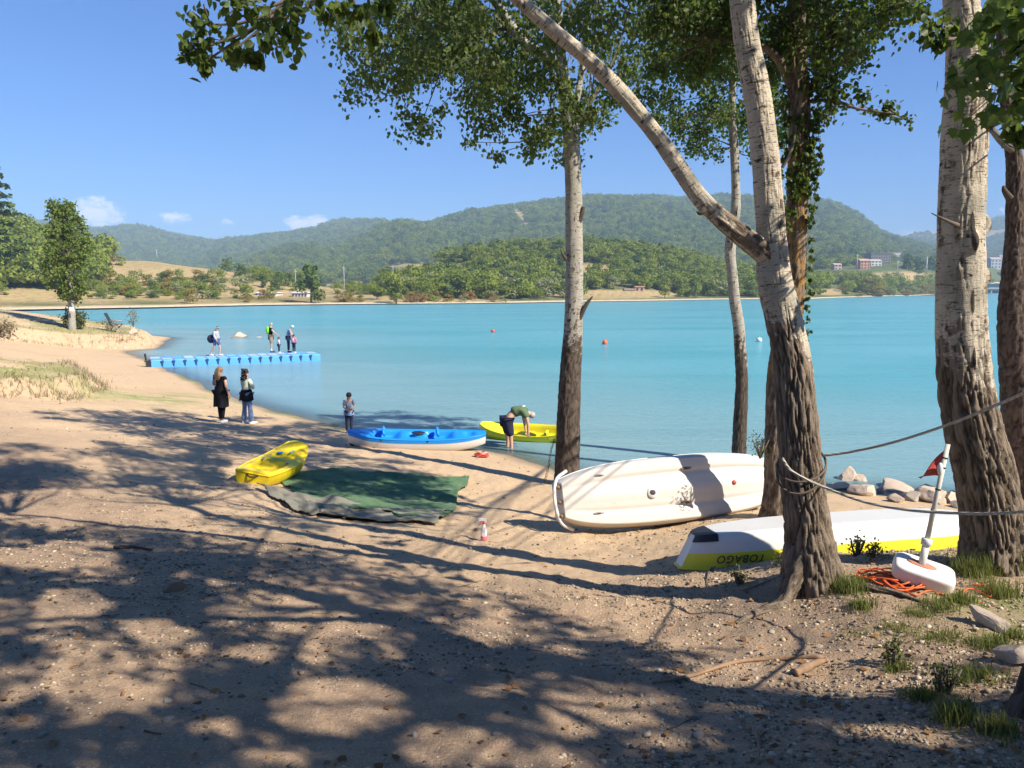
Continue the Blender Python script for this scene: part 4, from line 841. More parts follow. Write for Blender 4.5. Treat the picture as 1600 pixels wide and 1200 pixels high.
def kayak_shape(L, B, D, rocker=.12, sheer=.12, p=2.2, blunt=.0, stern=None, rake=0., sq=.62, flat=.35, wells=(), crown=.03, chan=0., tail=0.):
    """functions of t (-1 stern .. 1 bow) and the hull / deck grids in local coordinates"""
    nt, na = 90, 26
    t = np.linspace(-1, 1, nt); tt_ = np.abs(t)
    Bh = B / 2 * np.maximum(.03, (1 - tt_ ** p * (1 - blunt)) ** sq) ; Bh = Bh * np.where(t < 0, 1 - tail * (-t) ** 3 * -1, 1)
    K = rocker * tt_ ** 3; S = D + sheer * tt_ ** 2.6
    if stern: K = np.where(t < 0, stern[0] * tt_ ** 3, K); S = np.where(t < 0, D + stern[1] * tt_ ** 2, S); Bh = np.where(t < 0, B / 2 * np.maximum(.03, (1 - tt_ ** p * (1 - stern[2])) ** sq), Bh)
    a = np.linspace(-1, 1, na * 2 + 1)
    H = []
    for i in range(nt):
        e = np.abs(a); y = Bh[i] * np.sign(a) * (e ** .9) * (1 - .0 * e)
        y = Bh[i] * np.sign(a) * np.sin(e * np.pi / 2) ** .85
        z = K[i] + (S[i] - K[i]) * (1 - np.cos(np.clip((e - flat) / (1 - flat), 0, 1) * np.pi / 2)) ** .85
        z = z + chan * (1 - tt_[i] ** 4) * (np.exp(-((e - .27) / .055) ** 2) - .8 * np.exp(-(e / .09) ** 2) - .0)
        xr = np.full(len(a), t[i] * L / 2) - np.sign(t[i]) * rake * tt_[i] ** 8 * (1 - np.clip((z - K[i]) / (S[i] - K[i]), 0, 1))
        H.append(np.stack([xr, y, z], 1))
    Dk = []
    b = np.linspace(-1, 1, 37)
    for i in range(nt):
        z = S[i] + crown * (1 - b * b) * (1 - .0)
        for (t0, t1, dep, wid, edge) in wells:
            z = z - dep * ss(t[i], t0, t0 + edge) * (1 - ss(t[i], t1 - edge, t1)) * (1 - ss(np.abs(b), wid - .16, wid + .04))
        z = np.maximum(z, K[i] + .02)
        Dk.append(np.stack([np.full(len(b), t[i] * L / 2), Bh[i] * b, z], 1))
    return np.array(H), np.array(Dk)
def grid(name, g, mat, parent, flip=False):
    n, m_ = g.shape[:2]; ii = np.arange(n * m_).reshape(n, m_)
    F = np.stack([ii[:-1, :-1], ii[:-1, 1:], ii[1:, 1:], ii[1:, :-1]], -1).reshape(-1, 4)
    if flip: F = F[:, ::-1]
    return ob(name, np_mesh(name, g.reshape(-1, 3), F), mat, parent)
def kayak(label, base, fwd, upv, hull, deck, rim=None, hang=0., name='kayak', **kw):
    """base: world point of the local origin (mid keel); fwd: bow direction; upv: deck direction"""
    f = Vector(fwd).normalized(); u = Vector(upv); u = (u - f * u.dot(f)).normalized(); s_ = u.cross(f)
    M = Matrix((f, s_, u)).transposed()
    r = thing(name, label, 'kayak', base, M.to_euler())
    H, Dk = kayak_shape(**kw)
    if rim:
        k = int(H.shape[1] * rim); n = H.shape[1]
        grid('hull', H[:, k:n - k], hull, r)
        grid('rim', H[:, :k + 1], deck, r); grid('rim', H[:, n - k - 1:], deck, r)
    else: grid('hull', H, hull, r)
    grid('deck', Dk, deck, r, True)
    for e in (0, -1):      # close the blunt ends
        mb = MB(); ring = [tuple(q) for q in H[e]] + [tuple(q) for q in Dk[e][::-1][1:-1]]
        mb.add(ring, [tuple(range(len(ring)))]); mb.build('end_cap', hull, r, False)
    g_ = MB(); L_, B_ = Dk[:, 0], Dk[:, -1]
    g_.tube(np.concatenate([Dk[:, 0], Dk[::-1, -1]]), .012, 8, closed=True); g_.build('gunwale', deck, r)
    return r, H, Dk

# yellow kayak drawn up on the green mat, seen from its stern
p0, p1 = G(404, 757), G(462, 735)
c = Vector(((p0.x + p1.x) / 2, (p0.y + p1.y) / 2, 0)); d = Vector((.06, 1, 0)); c = Vector((p0.x - .04, p0.y + .95, 0)); c.z = gz(c.x, c.y) + .03
dz = gz(c.x, c.y + 1.0) - gz(c.x, c.y - 1.0)
yk, H, Dk = kayak('small yellow kayak pulled up on the corner of the green mat', c, (.10, 1, dz / 2 + .05), (.16, 0, 1), M_yel, M_yel, L=1.9, B=.74, D=.24, rocker=.10, sheer=.17, p=2.6, blunt=.40, sq=.8, flat=.45, stern=(.05, .0, .72),
                wells=((-.86, .10, .14, .70, .4), (.14, .60, .05, .6, .2)), crown=.05)
yk['group'] = 'yellow kayaks'
for y in (-.22, .22): MB().ell((-.05, y, .27), (.05, .02, .02), 10, 6).build('strap_eye', M_greypl, yk)
MB().ell((.46, .12, .305), (.07, .05, .012), 12, 6).build('sticker', M_blue, yk)
MB().ell((.62, -.06, .335), (.22, .03, .012), 12, 6).build('sticker', plain('pale_sticker', (.35, .5, .5), .5), yk)
MB().tube(spline([(-.93, -.12, .22), (-1.0, 0, .19), (-.93, .12, .22)], 10), .012, 8).build('carry_handle', M_blk, yk)

# blue and white double kayak at the water's edge
a, b = G(562, 697), G(752, 691)
c = P(652, 700, 19.2); c.z = .10
f = Vector((1, .13, -.035))
bk, H, Dk = kayak('blue and white two seat kayak lying on the sand at the water edge', c, f, (0, -.16, 1), M_hullw2, M_blue, rim=.0, L=3.45, B=.82, D=.36, rocker=.17, sheer=.09, p=2.8, blunt=.10, sq=.62, flat=.4,
                wells=((-.72, -.22, .17, .74, .16), (-.16, .0, .08, .5, .06), (.06, .56, .17, .74, .16), (.66, .86, .07, .6, .08)), crown=.02)
g_ = H.copy(); band = g_[:, 40:]; band2 = g_[:, :13]
for bd, off in ((band, .004), (band2, -.004)):
    q = bd.copy(); q[:, :, 1] += off * np.sign(q[:, :, 1]) * np.sign(off); grid('side_band', q[:, -4:] if off > 0 else q[:, :4], M_blue, bk)
for t0 in (-.36, .42):
    MB().ell((t0 * 1.725 - .22, 0, .45), (.05, .24, .12), 14, 8, Euler((0, -.25, 0)).to_matrix()).build('seat_back', M_blue, bk)
MB().ell((.02, 0, .42), (.17, .13, .022), 16, 6).build('hatch_cover', M_blk, bk)
MB().ell((-1.62, 0, .22), (.10, .07, .17), 14, 8).build('bow_guard', M_blk, bk)
MB().tube(spline([(-1.62, -.08, .44), (-1.76, 0, .42), (-1.62, .08, .44)], 10), .016, 8).build('carry_handle', M_blk, bk)
MB().tube(spline([(1.62, -.08, .44), (1.76, 0, .42), (1.62, .08, .44)], 10), .016, 8).build('carry_handle', M_blk, bk)
for x in (-.9, .25): MB().ell((x, -.415, .345), (.03, .02, .02), 10, 6).build('strap_eye', M_blk, bk)

# yellow kayak afloat, held by the bending man
c = onz(826, 688, 0); c = Vector((c.x, c.y + .2, -.03))
wk, H, Dk = kayak('yellow kayak afloat in the shallows beside the bending man', c, (1, -.30, -.0), (0, -.26, 1), M_yel2, M_yel2, L=2.7, B=.84, D=.30, rocker=.15, sheer=.14, p=2.2, blunt=.06, sq=.6, flat=.4,
                wells=((-.66, .80, .25, .88, .2),), crown=.02)
wk['group'] = 'yellow kayaks'
MB().ell((-.05, 0, .16), (.30, .26, .05), 14, 8).build('seat', M_yel, wk)
MB().ell((.5, 0, .2), (.05, .29, .07), 12, 6).build('foot_rest', M_yel2, wk)
MB().tube(spline([(-1.3, -.05, .4), (-1.4, 0, .37), (-1.3, .05, .4)], 8), .012, 8).build('carry_handle', M_blk, wk)
for x, w_ in ((.42, .03), (.50, .16), (.66, .06)): MB().box((x, -.385 + (x - .4) * .06, .24), (w_, .004, .026)).build('side_marking', plain('brown_print', (.30, .15, .02), .5), wk)

# big white hull on its side, bottom to the camera, leaning on the lichen tree
a = P(886, 800, 9.9); a = Vector((a.x, 9.9, gz(a.x, 9.9))); bq = Vector((3.9, 10.6, gz(3.9, 10.6) + .03))
f = (bq - a).normalized(); upd = Vector((.0, .95, -.30)); Bw = .94
mid = (a + bq) / 2; side = upd.cross(f).normalized()
# stands on its gunwale: lift by half the beam
c = Vector((mid.x, mid.y, mid.z)) + Vector((0, .05, Bw / 2 - .015))
sk, H, Dk = kayak('big dirty white kayak lying on its side with its slotted bottom facing out', c, f, upd, M_hullw, M_hullw2, L=3.4, B=Bw, D=.34, rocker=.10, sheer=.05, p=3.0, blunt=.14, sq=.55, flat=.62, crown=.03, chan=.028, stern=(.07, .03, .34), rake=.05,
                wells=((-.7, -.1, .12, .7, .2), (.05, .65, .12, .7, .2)))
for x, y, w_ in ((-1.20, .22, .10), (-1.42, -.03, .10), (-1.12, -.28, .10), (.05, .20, .10), (.12, -.26, .10)):
    MB().ell((x, y, .002 + abs(x) ** 3 * .018), (w_ * .85, .021, .016), 16, 6).build('scupper_slot', M_greypl if abs(x) > .5 else M_cutwood, sk)
    MB().ell((x, y, .000 + abs(x) ** 3 * .018), (w_ * .55, .012, .017), 16, 6).build('slot_recess', M_dark, sk)
MB().ell((-.42, .02, -.018), (.055, .048, .02), 16, 8).build('drain_hole', M_dark, sk)
MB().lathe([(.075, 0), (.078, .006), (.06, .010)], 20, (-.42, .02, -.03)).build('drain_rim', M_hullw2, sk)
MB().ell((.80, .0, -.012), (.034, .034, .02), 14, 8).build('drain_plug', plain('red_plug', (.45, .05, .03), .5), sk)
MB().tube(spline([(-1.52, -.40, .24), (-1.70, -.28, .16), (-1.76, .0, .12), (-1.70, .28, .16), (-1.52, .40, .24)], 24), .024, 10).build('stern_rail', M_hullw2, sk)
for y in (-.18, .02, .2): MB().ell((-1.69, y, .14), (.035, .03, .05), 10, 6).build('rail_bracket', M_cutwood, sk)

# upturned white and yellow kayak along the foot of the forked poplar
a = G(1046, 880); a = Vector((a.x, 7.3, gz(a.x, 7.3))); bq = Vector((4.85, 7.55, gz(4.6, 7.5)))
f = (bq - a).normalized(); mid = (a + bq) / 2
c = mid + Vector((0, .12, .385))
tk, H, Dk = kayak('upturned white kayak with yellow deck edge and black lettering behind the forked poplar', c, f, Vector((0, -.12, -1)), M_hullw2, M_yel2, rim=.10, L=(bq - a).length, B=.80, D=.35, rocker=.07, sheer=.02, p=3.4, blunt=.10, sq=.6, flat=.46, rake=.17, crown=.03)
gq = H[0:10, 9:44].copy(); gq[:, :, 2] -= .006; gq[:, :, 1] *= 1.012; gq[:, :, 0] -= .003; grid('bow_guard', gq, M_blk, tk)
fc = bpy.data.curves.new('lettering', 'FONT'); fc.body = 'TOBAGO'; fc.size = .10; fc.extrude = .002; fc.shear = .35; fc.align_x = 'CENTER'; fc.space_character = 1.12; fc.offset = .0008
lt = bpy.data.objects.new('lettering', fc); COL.objects.link(lt); lt.parent = tk; fc.materials.append(plain('black_print', (.02, .02, .022), .45))
# on the side facing the camera, which way is out is worked out from the real rim
ya = 1 if (tk.matrix_basis.to_3x3() @ Vector((0, 1, 0))).y < 0 else -1
xi = -1.08; j = int(np.argmin(np.abs(H[:, 0, 0] - xi))); col_ = H[j]; col_ = col_[col_[:, 1] * ya > 0]; o_ = np.argsort(col_[:, 2]); lo, hi = col_[o_[-7]], col_[o_[-1]]
zax = Vector((0, hi[2] - lo[2], -(hi[1] - lo[1]))) * ya; upl = Vector((0, hi[1] - lo[1], hi[2] - lo[2])).normalized()
zax = Vector((0, ya * abs(zax.y), -abs(zax.z) if (hi[1] - lo[1]) * ya > 0 else zax.z)).normalized(); q2 = [H[int(np.argmin(np.abs(H[:, 0, 0] - xx)))] for xx in (xi - .26, xi + .26)]; e2 = [Vector(q_[0] if q_[0][1] * ya > 0 else q_[-1]) for q_ in q2]; tn = (e2[1] - e2[0]).normalized(); xl = upl.cross(zax); xl = (tn if xl.dot(tn) > 0 else -tn); upl = (upl - xl * upl.dot(xl)).normalized(); zax = xl.cross(upl)
MW_ = Matrix.Translation(Vector((xi, (lo[1] + hi[1]) / 2, (lo[2] + hi[2]) / 2)) + zax * .016 - upl * .036) @ Matrix((xl, upl, zax)).transposed().to_4x4()
lm = bpy.data.meshes.new_from_object(lt); bpy.data.objects.remove(lt); lm.transform(MW_); lt = ob('lettering', lm, None, tk, False)

# ------------------------------------------------------------------ green mat with folded grey edge
def mat_grid(name, corners, n, m_, mat, parent, amp, lift, seed, fold=0.):
    TL, TR, BR, BL = [np.array(q) for q in corners]
    u, v = np.meshgrid(np.linspace(0, 1, n), np.linspace(0, 1, m_), indexing='ij')
    e = .10 * fbm(u * 3 + seed, v * 4, 1.)
    uu_, vv_ = u + e * np.minimum(1, 8 * np.minimum(u, 1 - u) + .3), v + .13 * fbm(u * 4, v * 2 + seed, 4.)
    p = (TL * (1 - uu_)[..., None] + TR * uu_[..., None]) * (1 - vv_)[..., None] + (BL * (1 - uu_)[..., None] + BR * uu_[..., None]) * vv_[..., None]
    z = hground(p[..., 0], p[..., 1]) + lift + amp * np.clip(fbm(u * 2.2 + v * 3.5 + seed, v * 6 - u * 2, 2.) * 2 + .25, 0, 1.2) + .25 * amp * np.abs(fbm(u * 9, v * 12 + seed, 6.))
    z = z + fold * np.abs(np.sin((v * 2.3 + .5 * fbm(u * 4, v, seed)) * math.pi)) * np.clip(1 + 1.6 * fbm(u * 5 + seed, v * 2, 2.), .15, 1.6)
    q = np.stack([p[..., 0], p[..., 1], z], -1)
    o = grid(name, q, mat, None); o.data.transform(parent.matrix_basis.inverted()); o.parent = parent
    so = o.modifiers.new('thick', 'SOLIDIFY'); so.thickness = .012; so.offset = 1
    return o
def turf(name, c1, c2):
    m, t, out = new_mat(name); oc = t.add('ShaderNodeTexCoord').outputs['Object']
    c = t.mix(t.noise(oc, 2.5, 6, .6), c1, c2); c = t.mix(t.math('MULTIPLY', t.ramp(t.noise(oc, 9, 8, .75), .52, .70), .6), c, (.30, .24, .16))
    b = t.add('ShaderNodeBsdfPrincipled', ins={'Base Color': c, 'Roughness': .95, 'Specular IOR Level': .1, 'Sheen Weight': .15})
    t.l.new(t.bump(t.noise(oc, 150, 3), .8, .01), b.inputs['Normal']); t.l.new(b.outputs[0], out.inputs[0]); return m
M_turf = turf('green_turf', (.04, .115, .04), (.085, .19, .075)); M_back = turf('grey_backing', (.15, .145, .11), (.27, .25, .19))
r0 = G(580, 775); gm = thing('green_mat', 'rumpled green artificial turf mat spread on the sand beside the yellow kayak', 'mat', r0)
mat_grid('turf', (G(425, 742), G(735, 746), G(692, 816), G(492, 796)), 110, 70, M_turf, gm, .05, .014, 2.)
mat_grid('folded_edge', (G(405, 764), G(560, 792), G(540, 812), G(462, 802)), 60, 30, M_back, gm, .03, .016, 5., .045)
mat_grid('folded_edge', (G(505, 794), G(696, 802), G(686, 822), G(500, 808)), 70, 24, M_back, gm, .02, .014, 7., .03)

# ------------------------------------------------------------------ spray bottle
r0 = G(756, 844); sb = thing('spray_bottle', 'white spray bottle with red trigger head and pink liquid on the soil', 'bottle', r0); kb = .29 / .29
MB().lathe([(.034, 0), (.038, .006), (.038, .13), (.034, .155), (.016, .20), (.0135, .215)], 20).build('bottle', plain('milky_plastic', (.75, .73, .72), .35, .05), sb)
MB().lathe([(.0386, .006), (.0388, .02), (.0388, .055), (.0386, .058)], 20).build('pink_liquid_band', plain('pink_liquid', (.72, .16, .22), .4), sb)
MB().lathe([(.0165, .205), (.0175, .21), (.0175, .235), (.012, .238)], 16).build('collar', plain('red_plastic', (.60, .04, .03), .4), sb)
MB().box((-.012, 0, .262), (.085, .024, .03)).box((.022, 0, .254), (.02, .02, .04)).box((-.06, 0, .262), (.014, .018, .018)).build('spray_head', plain('white_head', (.75, .72, .7), .4), sb, False)
MB().tube(spline([(-.022, 0, .25), (-.036, 0, .225), (-.03, 0, .2)], 6), .007, 8).build('trigger', plain('red_plastic', (.60, .04, .03), .4), sb)
MB().box((0, -.0375, .10), (.045, .004, .06)).build('label', plain('pale_label', (.62, .60, .60), .5, .2, 60), sb, False)

# ------------------------------------------------------------------ red rope bundle on the sand
def scribble(c, rx, ry, n, seed, lift, loops):
    g = random.Random(seed); pts = []
    for i in range(n):
        a = i / n * 6.283 * loops; k = .55 + .45 * g.random()
        x, y = c[0] + rx * k * math.cos(a) + g.gauss(0, .03 * rx), c[1] + ry * k * math.sin(a)
        pts.append((x, y, gz(x, y) + lift + g.random() * .05))
    return pts
r0 = G(752, 714); M_red = plain('red_rope', (.55, .055, .04), .7, .25, 30, .4, 200)
t_ = thing('rope_bundle', 'heap of red rope on wet sand in front of the blue kayak', 'rope', r0)
MB().tube(spline(scribble(r0, .19, .15, 40, 3, .03, 9), 260), .013, 6).build('red_rope', M_red, t_, True, True)
MB().tube(spline(scribble(r0 + Vector((.02, .0, 0)), .14, .12, 20, 5, .08, 5), 120), .013, 6).build('faded_rope', plain('faded_rope', (.60, .30, .24), .8), t_, True, True)

# ------------------------------------------------------------------ marker float with flag, orange line
r0 = G(1441, 915); fl = thing('marker_float', 'white marker float with slanting pole and red flag, lying by the thickest poplar', 'marker float', r0)
Mf = Euler((R(14), R(13), R(-24))).to_matrix(); fb = Vector((0, .0, .10))
MB().ell(fb, (.215, .13, .07), 40, 24, Mf, .38).build('float_block', plastic('float_white', (.76, .74, .69), .5, (.5, .38, .3), .35), fl)
q = fb + Mf @ Vector((-.03, .0, .069)); MB().ell(q, (.11, .045, .012), 16, 6, Mf).build('rust_stain_plate', plain('rusty_plate', (.42, .17, .10), .7, .3, 20), fl)
dirp = (P(1481, 694, r0.y + .05) - (r0 + q)).normalized(); lp = (P(1481, 694, r0.y + .05) - (r0 + q)).length
def alongp(s_): return q + dirp * s_
MB().tube([alongp(-.06), alongp(.17)], [.028, .026], 14).build('pole_socket', plain('socket_plastic', (.66, .62, .55), .5), fl)
MB().tube([alongp(.15), alongp(.155), alongp(.20), alongp(.205)], [.03, .039, .039, .03], 16).build('pole_collar', M_hullw2, fl)
MB().tube([alongp(.18), alongp(lp)], [.0185, .0175], 14).build('pole', plain('weathered_pole', (.56, .52, .44), .6, .15, 25), fl)
for s_ in (.45, .62, .80, .88): MB().tube([alongp(lp * s_), alongp(lp * s_ + .012)], .0205, 12).build('pole_band', M_blk if s_ > .5 else M_greypl, fl)
n1 = 14; up_ = dirp; left = Vector((-1, .25, 0)).normalized(); fv = []
for i in range(n1):
    for j in range(9):
        u, v = i / (n1 - 1), j / 8
        base = alongp(lp * .97 - v * .22); tip = alongp(lp * .97) + left * .175 + Vector((0, 0, -.235))
        pnt = base.lerp(tip, u); fv.append(tuple(pnt + Vector((0, .022 * math.sin(u * 5 + v * 3) * u, .01 * math.sin(u * 4)))))
fo = MB().add(fv, [(i * 9 + j, i * 9 + j + 1, (i + 1) * 9 + j + 1, (i + 1) * 9 + j) for i in range(n1 - 1) for j in range(8)]).build('flag', plain('red_flag_cloth', (.55, .075, .05), .8, .15, 9, .3, 120), fl)
fo.modifiers.new('thick', 'SOLIDIFY').thickness = .003
MB().ell(alongp(lp * .80) + Vector((-.03, -.02, 0)), (.022, .02, .05), 10, 6).build('flag_knot', M_hullw2, fl)
M_or = plain('orange_line', (.70, .13, .03), .65, .25, 30, .4, 300)
c0 = G(1392, 915)
cl = thing('orange_rope_coil', 'tangled coil of thin orange rope between tree roots and the white float', 'rope', c0)
pts = []
for i in range(70):
    a = i * .95; k = .5 + .5 * random.random(); x = c0.x + .20 * k * math.cos(a) * .9 + .07 * math.sin(i * .21); y = c0.y + .17 * k * math.sin(a) - .10 * math.sin(i * .21) + .03
    pts.append((x, y, gz(x, y) + .012 + .05 * random.random()))
MB().tube(spline(pts, 520), .0065, 6).build('coil', M_or, cl, True, True)
pts = [G(1410, 922), G(1430, 936), G(1452, 928), G(1490, 936), G(1512, 924), G(1530, 928), G(1548, 934), G(1542, 920), G(1520, 918), G(1556, 926)]
MB().tube(spline([(p.x, p.y, p.z + .015) for p in pts], 120), .0065, 6).build('loose_end', M_or, cl, True, True)

# ------------------------------------------------------------------ mooring ropes between the trunks
def rope(name, label, pts, r, col):
    m, t, out = new_mat(name + '_fibre'); uvn = t.add('ShaderNodeTexCoord').outputs['Object']
    wv_ = t.add('ShaderNodeTexWave', wave_type='BANDS', bands_direction='DIAGONAL', ins={'Scale': 28., 'Distortion': 1.}); t.l.new(uvn, wv_.inputs['Vector'])
    c = t.mix(wv_.outputs['Fac'], tuple(q_ * .6 for q_ in col), col); b = t.add('ShaderNodeBsdfPrincipled', ins={'Base Color': c, 'Roughness': .9})
    t.l.new(t.bump(wv_.outputs['Fac'], .6, .01), b.inputs['Normal']); t.l.new(b.outputs[0], out.inputs[0])
    sp_ = spline([tuple(p) for p in pts], 160)
    return tag(MB().tube(sp_, r, 10).build(name, m), label, 'rope', 'ropes tied round the forked poplar')
gx = 2.66
rope('mooring_rope', 'upper rope rising to the right from the forked poplar across the lake view', [P(1286, 712, YC), P(1330, 706, YC - .15), P(1400, 690, YC - .45), P(1480, 664, YC - .8), P(1540, 640, YC - 1.1), P(1600, 614, YC - 1.4), P(1690, 570, YC - 1.9), P(1735, 548, YG + .1)], .010, (.56, .49, .39))
rope('mooring_rope', 'lower slack rope sagging right from the forked poplar past the flag pole', [P(1222, 716, YC - .2), P(1240, 738, YC - .24), P(1290, 762, YC - .35), P(1350, 784, YC - .6), P(1420, 797, YC - .85), P(1500, 802, YC - 1.15), P(1560, 802, YC - 1.4), P(1640, 795, YC - 1.8), P(1725, 775, YG + .05)], .010, (.56, .50, .41))
cx = P(1252, 730, YC); wr = MB()
for dzz, tl in ((0, .10), (-.035, .16)): wr.tube([(cx.x + .18 * math.cos(a), cx.y + .18 * math.sin(a), cx.z + .02 + dzz + tl * math.sin(a * 1 + .6)) for a in np.linspace(0, 2 * math.pi, 40, endpoint=False)], .009, 8, closed=True)
tag(wr.build('rope_loop', M_twig), 'dark loop of rope wound round the forked poplar trunk', 'rope')

# chain hanging at the middle poplar
r0 = P(864, 690, YA - .05); ch = thing('hanging_chain', 'dark chain dangling down the left side of the fissured poplar foot', 'chain', r0)
lk = MB().tube([(.018 * math.cos(a), 0, .03 * math.sin(a)) for a in np.linspace(0, 6.283, 14, endpoint=False)], .006, 6, closed=True).mesh('link'); lk.materials.append(plain('rusty_iron', (.06, .05, .045), .6, .3, 30, metallic=.6))
pc = spline([P(866, 688, YA - .05), P(862, 700, YA - .12), P(859, 715, YA - .15), P(857, 730, YA - .16), P(853, 745, YA - .18), P(850, 756, YA - .25)], 22)
for i, p in enumerate(pc):
    o = bpy.data.objects.new('link', lk); COL.objects.link(o); o.parent = ch; o.location = Vector(p) - r0; o.rotation_euler = (random.gauss(0, .15), random.gauss(.1, .2), (i % 2) * 1.57)

# ------------------------------------------------------------------ floating dock of blue cubes
zt = .42; dA, dB = onz(236, 575, 0), onz(501, 564, 0)
ax = (dB - dA); ax.z = 0; n_b = 16; mod = ax.length / n_b; ax.normalize(); ay = Vector((-ax.y, ax.x, 0))
dk = thing('floating_dock', 'long floating dock of blue plastic cubes running out from the left bank', 'dock', (dA.x, dA.y, 0), (0, 0, math.atan2(ax.y, ax.x)))
M_dock = plastic('dock_blue', (.10, .36, .80), .5, (.5, .6, .75), .4); M_dock2 = plastic('dock_faded_blue', (.34, .46, .74), .6, (.6, .62, .7), .5)
cube = MB().ell((0, 0, 0), (mod * .502, mod * .502, .25), 32, 20, None, .17).mesh('float_cube'); cube.materials.append(M_dock); cube.shade_smooth()
cube2 = MB().ell((0, 0, 0), (mod * .502, mod * .502, .25), 32, 20, None, .17).mesh('float_cube'); cube2.materials.append(M_dock2); cube2.shade_smooth()
pin = MB().lathe([(.05, -.02), (.055, 0), (.04, .02)], 10).mesh('coupling_pin'); pin.materials.append(M_greypl)
tab = MB().box((0, 0, 0), (.15, .07, .10)).box((0, 0, -.12), (.07, .06, .16)).mesh('coupling_lug'); tab.materials.append(plain('lug_blue', (.02, .05, .15), .5))
for i in range(n_b):
    for j in range(4):
        o = bpy.data.objects.new('float_cube', cube2 if (random.random() < .35 and j) else cube); COL.objects.link(o); o.parent = dk; o.location = ((i + .5) * mod, (j + .5) * mod, zt - .255 + random.gauss(0, .004))
for i in range(1, n_b):
    o = bpy.data.objects.new('coupling_lug', tab); COL.objects.link(o); o.parent = dk; o.location = (i * mod, -.02, zt - .10)
    for j in range(1, 4):
        o = bpy.data.objects.new('coupling_pin', pin); COL.objects.link(o); o.parent = dk; o.location = (i * mod, j * mod, zt + .0)
MB().box((-.12, .25, .22), (.22, .35, .34)).tube([(-.2, .3, .3), (-.25, .3, .75)], .05, 8).tube([(-.3, .1, .35), (-.05, .2, .42)], .04, 8).build('mooring_bracket', M_blk, dk, False)
def on_dock(px, py):
    return onz(px, py, zt + .003)

# ------------------------------------------------------------------ buoys
for px, py, w_, col, lab in ((770, 519, 6, (.62, .10, .04), 'small red buoy farthest out on the lake'), (945, 538, 8, (.70, .12, .04), 'larger orange red buoy just right of the middle poplar'), (1186, 534, 9, (.78, .77, .74), 'white buoy between the slim poplar and the forked trunk')):
    p = onz(px, py, 0); k = p.y / FPX * w_ / 2; by = thing('buoy', lab, 'buoy', p, None, 'buoys on the lake')
    MB().ell((0, 0, k * .6), (k, k, k * (1.25 if w_ == 8 else .9)), 16, 10).build('float_ball', plain('buoy_paint', col, .45), by)
    MB().tube([(0, 0, k * 1.4), (0, 0, k * 1.95)], k * .22, 8).build('eye_post', M_greypl, by)

# ------------------------------------------------------------------ stones
def rock_mesh(seed, sub=3, ang=.45):
    import bmesh
    bm = bmesh.new(); bmesh.ops.create_icosphere(bm, subdivisions=sub, radius=1)
    V = np.array([v.co[:] for v in bm.verts])
    g = np.random.default_rng(seed)
    for k in range(13):
        n = g.normal(size=3); n /= np.linalg.norm(n); dd = g.uniform(.45, .8); e = V @ n - dd; V = V - np.where(e > 0, e * .97, 0)[:, None] * n
    nn = V / np.linalg.norm(V, axis=1)[:, None]
    V = V + nn * (.07 * fbm(V[:, 0] * 2 + seed, V[:, 1] * 2, V[:, 2] * 2) + .03 * fbm(V[:, 0] * 7, V[:, 1] * 7 + seed, V[:, 2] * 7))[:, None]
    for v, q_ in zip(bm.verts, V): v.co = q_
    me_ = bpy.data.meshes.new('stone'); bm.to_mesh(me_); bm.free(); return me_
M_rock = plain('pale_limestone', (.50, .40, .31), .9, .25, 3, .7, 14, dirt=((.30, .22, .16), .7)); M_rockg = plain('grey_stone', (.38, .32, .255), .9, .3, 4, .7, 14, dirt=((.20, .16, .12), .7))
def stone(name, label, p, size, seed, mat=None, rot=None, group=None, sink=.3):
    o = ob(name, rock_mesh(seed, 4), mat or M_rock, None, False); o.location = Vector(p) + Vector((0, 0, size[2] * (1 - sink) * .6)); o.scale = size
    o.rotation_euler = rot or (random.uniform(-.2, .2), random.uniform(-.2, .2), random.uniform(0, 6.28)); return tag(o, label, 'stone', group)
YR = 14.0
for i, (px, py, w_, h_, lab) in enumerate(((1293, 745, 24, 14, 'low flat stone of the bank touching the right edge of the forked trunk'), (1322, 748, 30, 28, 'tall rounded boulder at the left of the bank stones'), (1340, 752, 20, 22, 'squarish stone leaning against the tall rounded boulder'),
                                       (1314, 760, 26, 12, 'flat stone in front of the tall rounded boulder'), (1352, 766, 40, 20, 'long pointed stone in the middle of the bank row'), (1376, 767, 12, 8, 'small dark stone between the two long bank stones'), (1397, 762, 46, 14, 'wide low stone left of the brown gap in the bank row'), (1402, 780, 28, 12, 'flat slab lying in front of the wide low stone'),
                                       (1424, 777, 30, 14, 'dark stone beside the biggest boulder'), (1453, 772, 52, 28, 'biggest pinkish boulder of the bank, left of the flag pole'), (1488, 778, 36, 18, 'pale boulder just right of the flag pole'), (1496, 788, 26, 12, 'grey flat stone in front of the thickest trunk'), (1470, 784, 18, 9, 'small stone at the foot of the biggest boulder'))):
    p = G(px, py + h_ * .35); k = p.y / FPX
    stone('boulder', lab, p, (w_ * k * .74, w_ * k * .6, h_ * k * .8), 60 + i, M_rockg if 'dark' in lab or 'grey' in lab else M_rock, None, 'boulders along the right bank')
p = onz(380, 527, 0); k = p.y / FPX; stone('boulder', 'long pale rock standing out of the water behind the floating dock', p + Vector((-.4, 0, -.15)), (17 * k, 12 * k, 8 * k), 80, M_rock, (0, 0, .2))
stone('boulder', 'thin pale rock tip beside the long rock in the water', p + Vector((1.4, .1, -.12)), (10 * k, 7 * k, 3 * k), 81, M_rock, (0, 0, 0))
p = G(208, 522); k = p.y / FPX; stone('boulder', 'rounded white stone on the left point near the deck chair', p, (9 * k, 7 * k, 6 * k), 82, M_rock)
p = G(197, 545); stone('boulder', 'small pale stone at the foot of the far eroded bank', p, (5 * k, 4 * k, 3 * k), 83, M_rock)
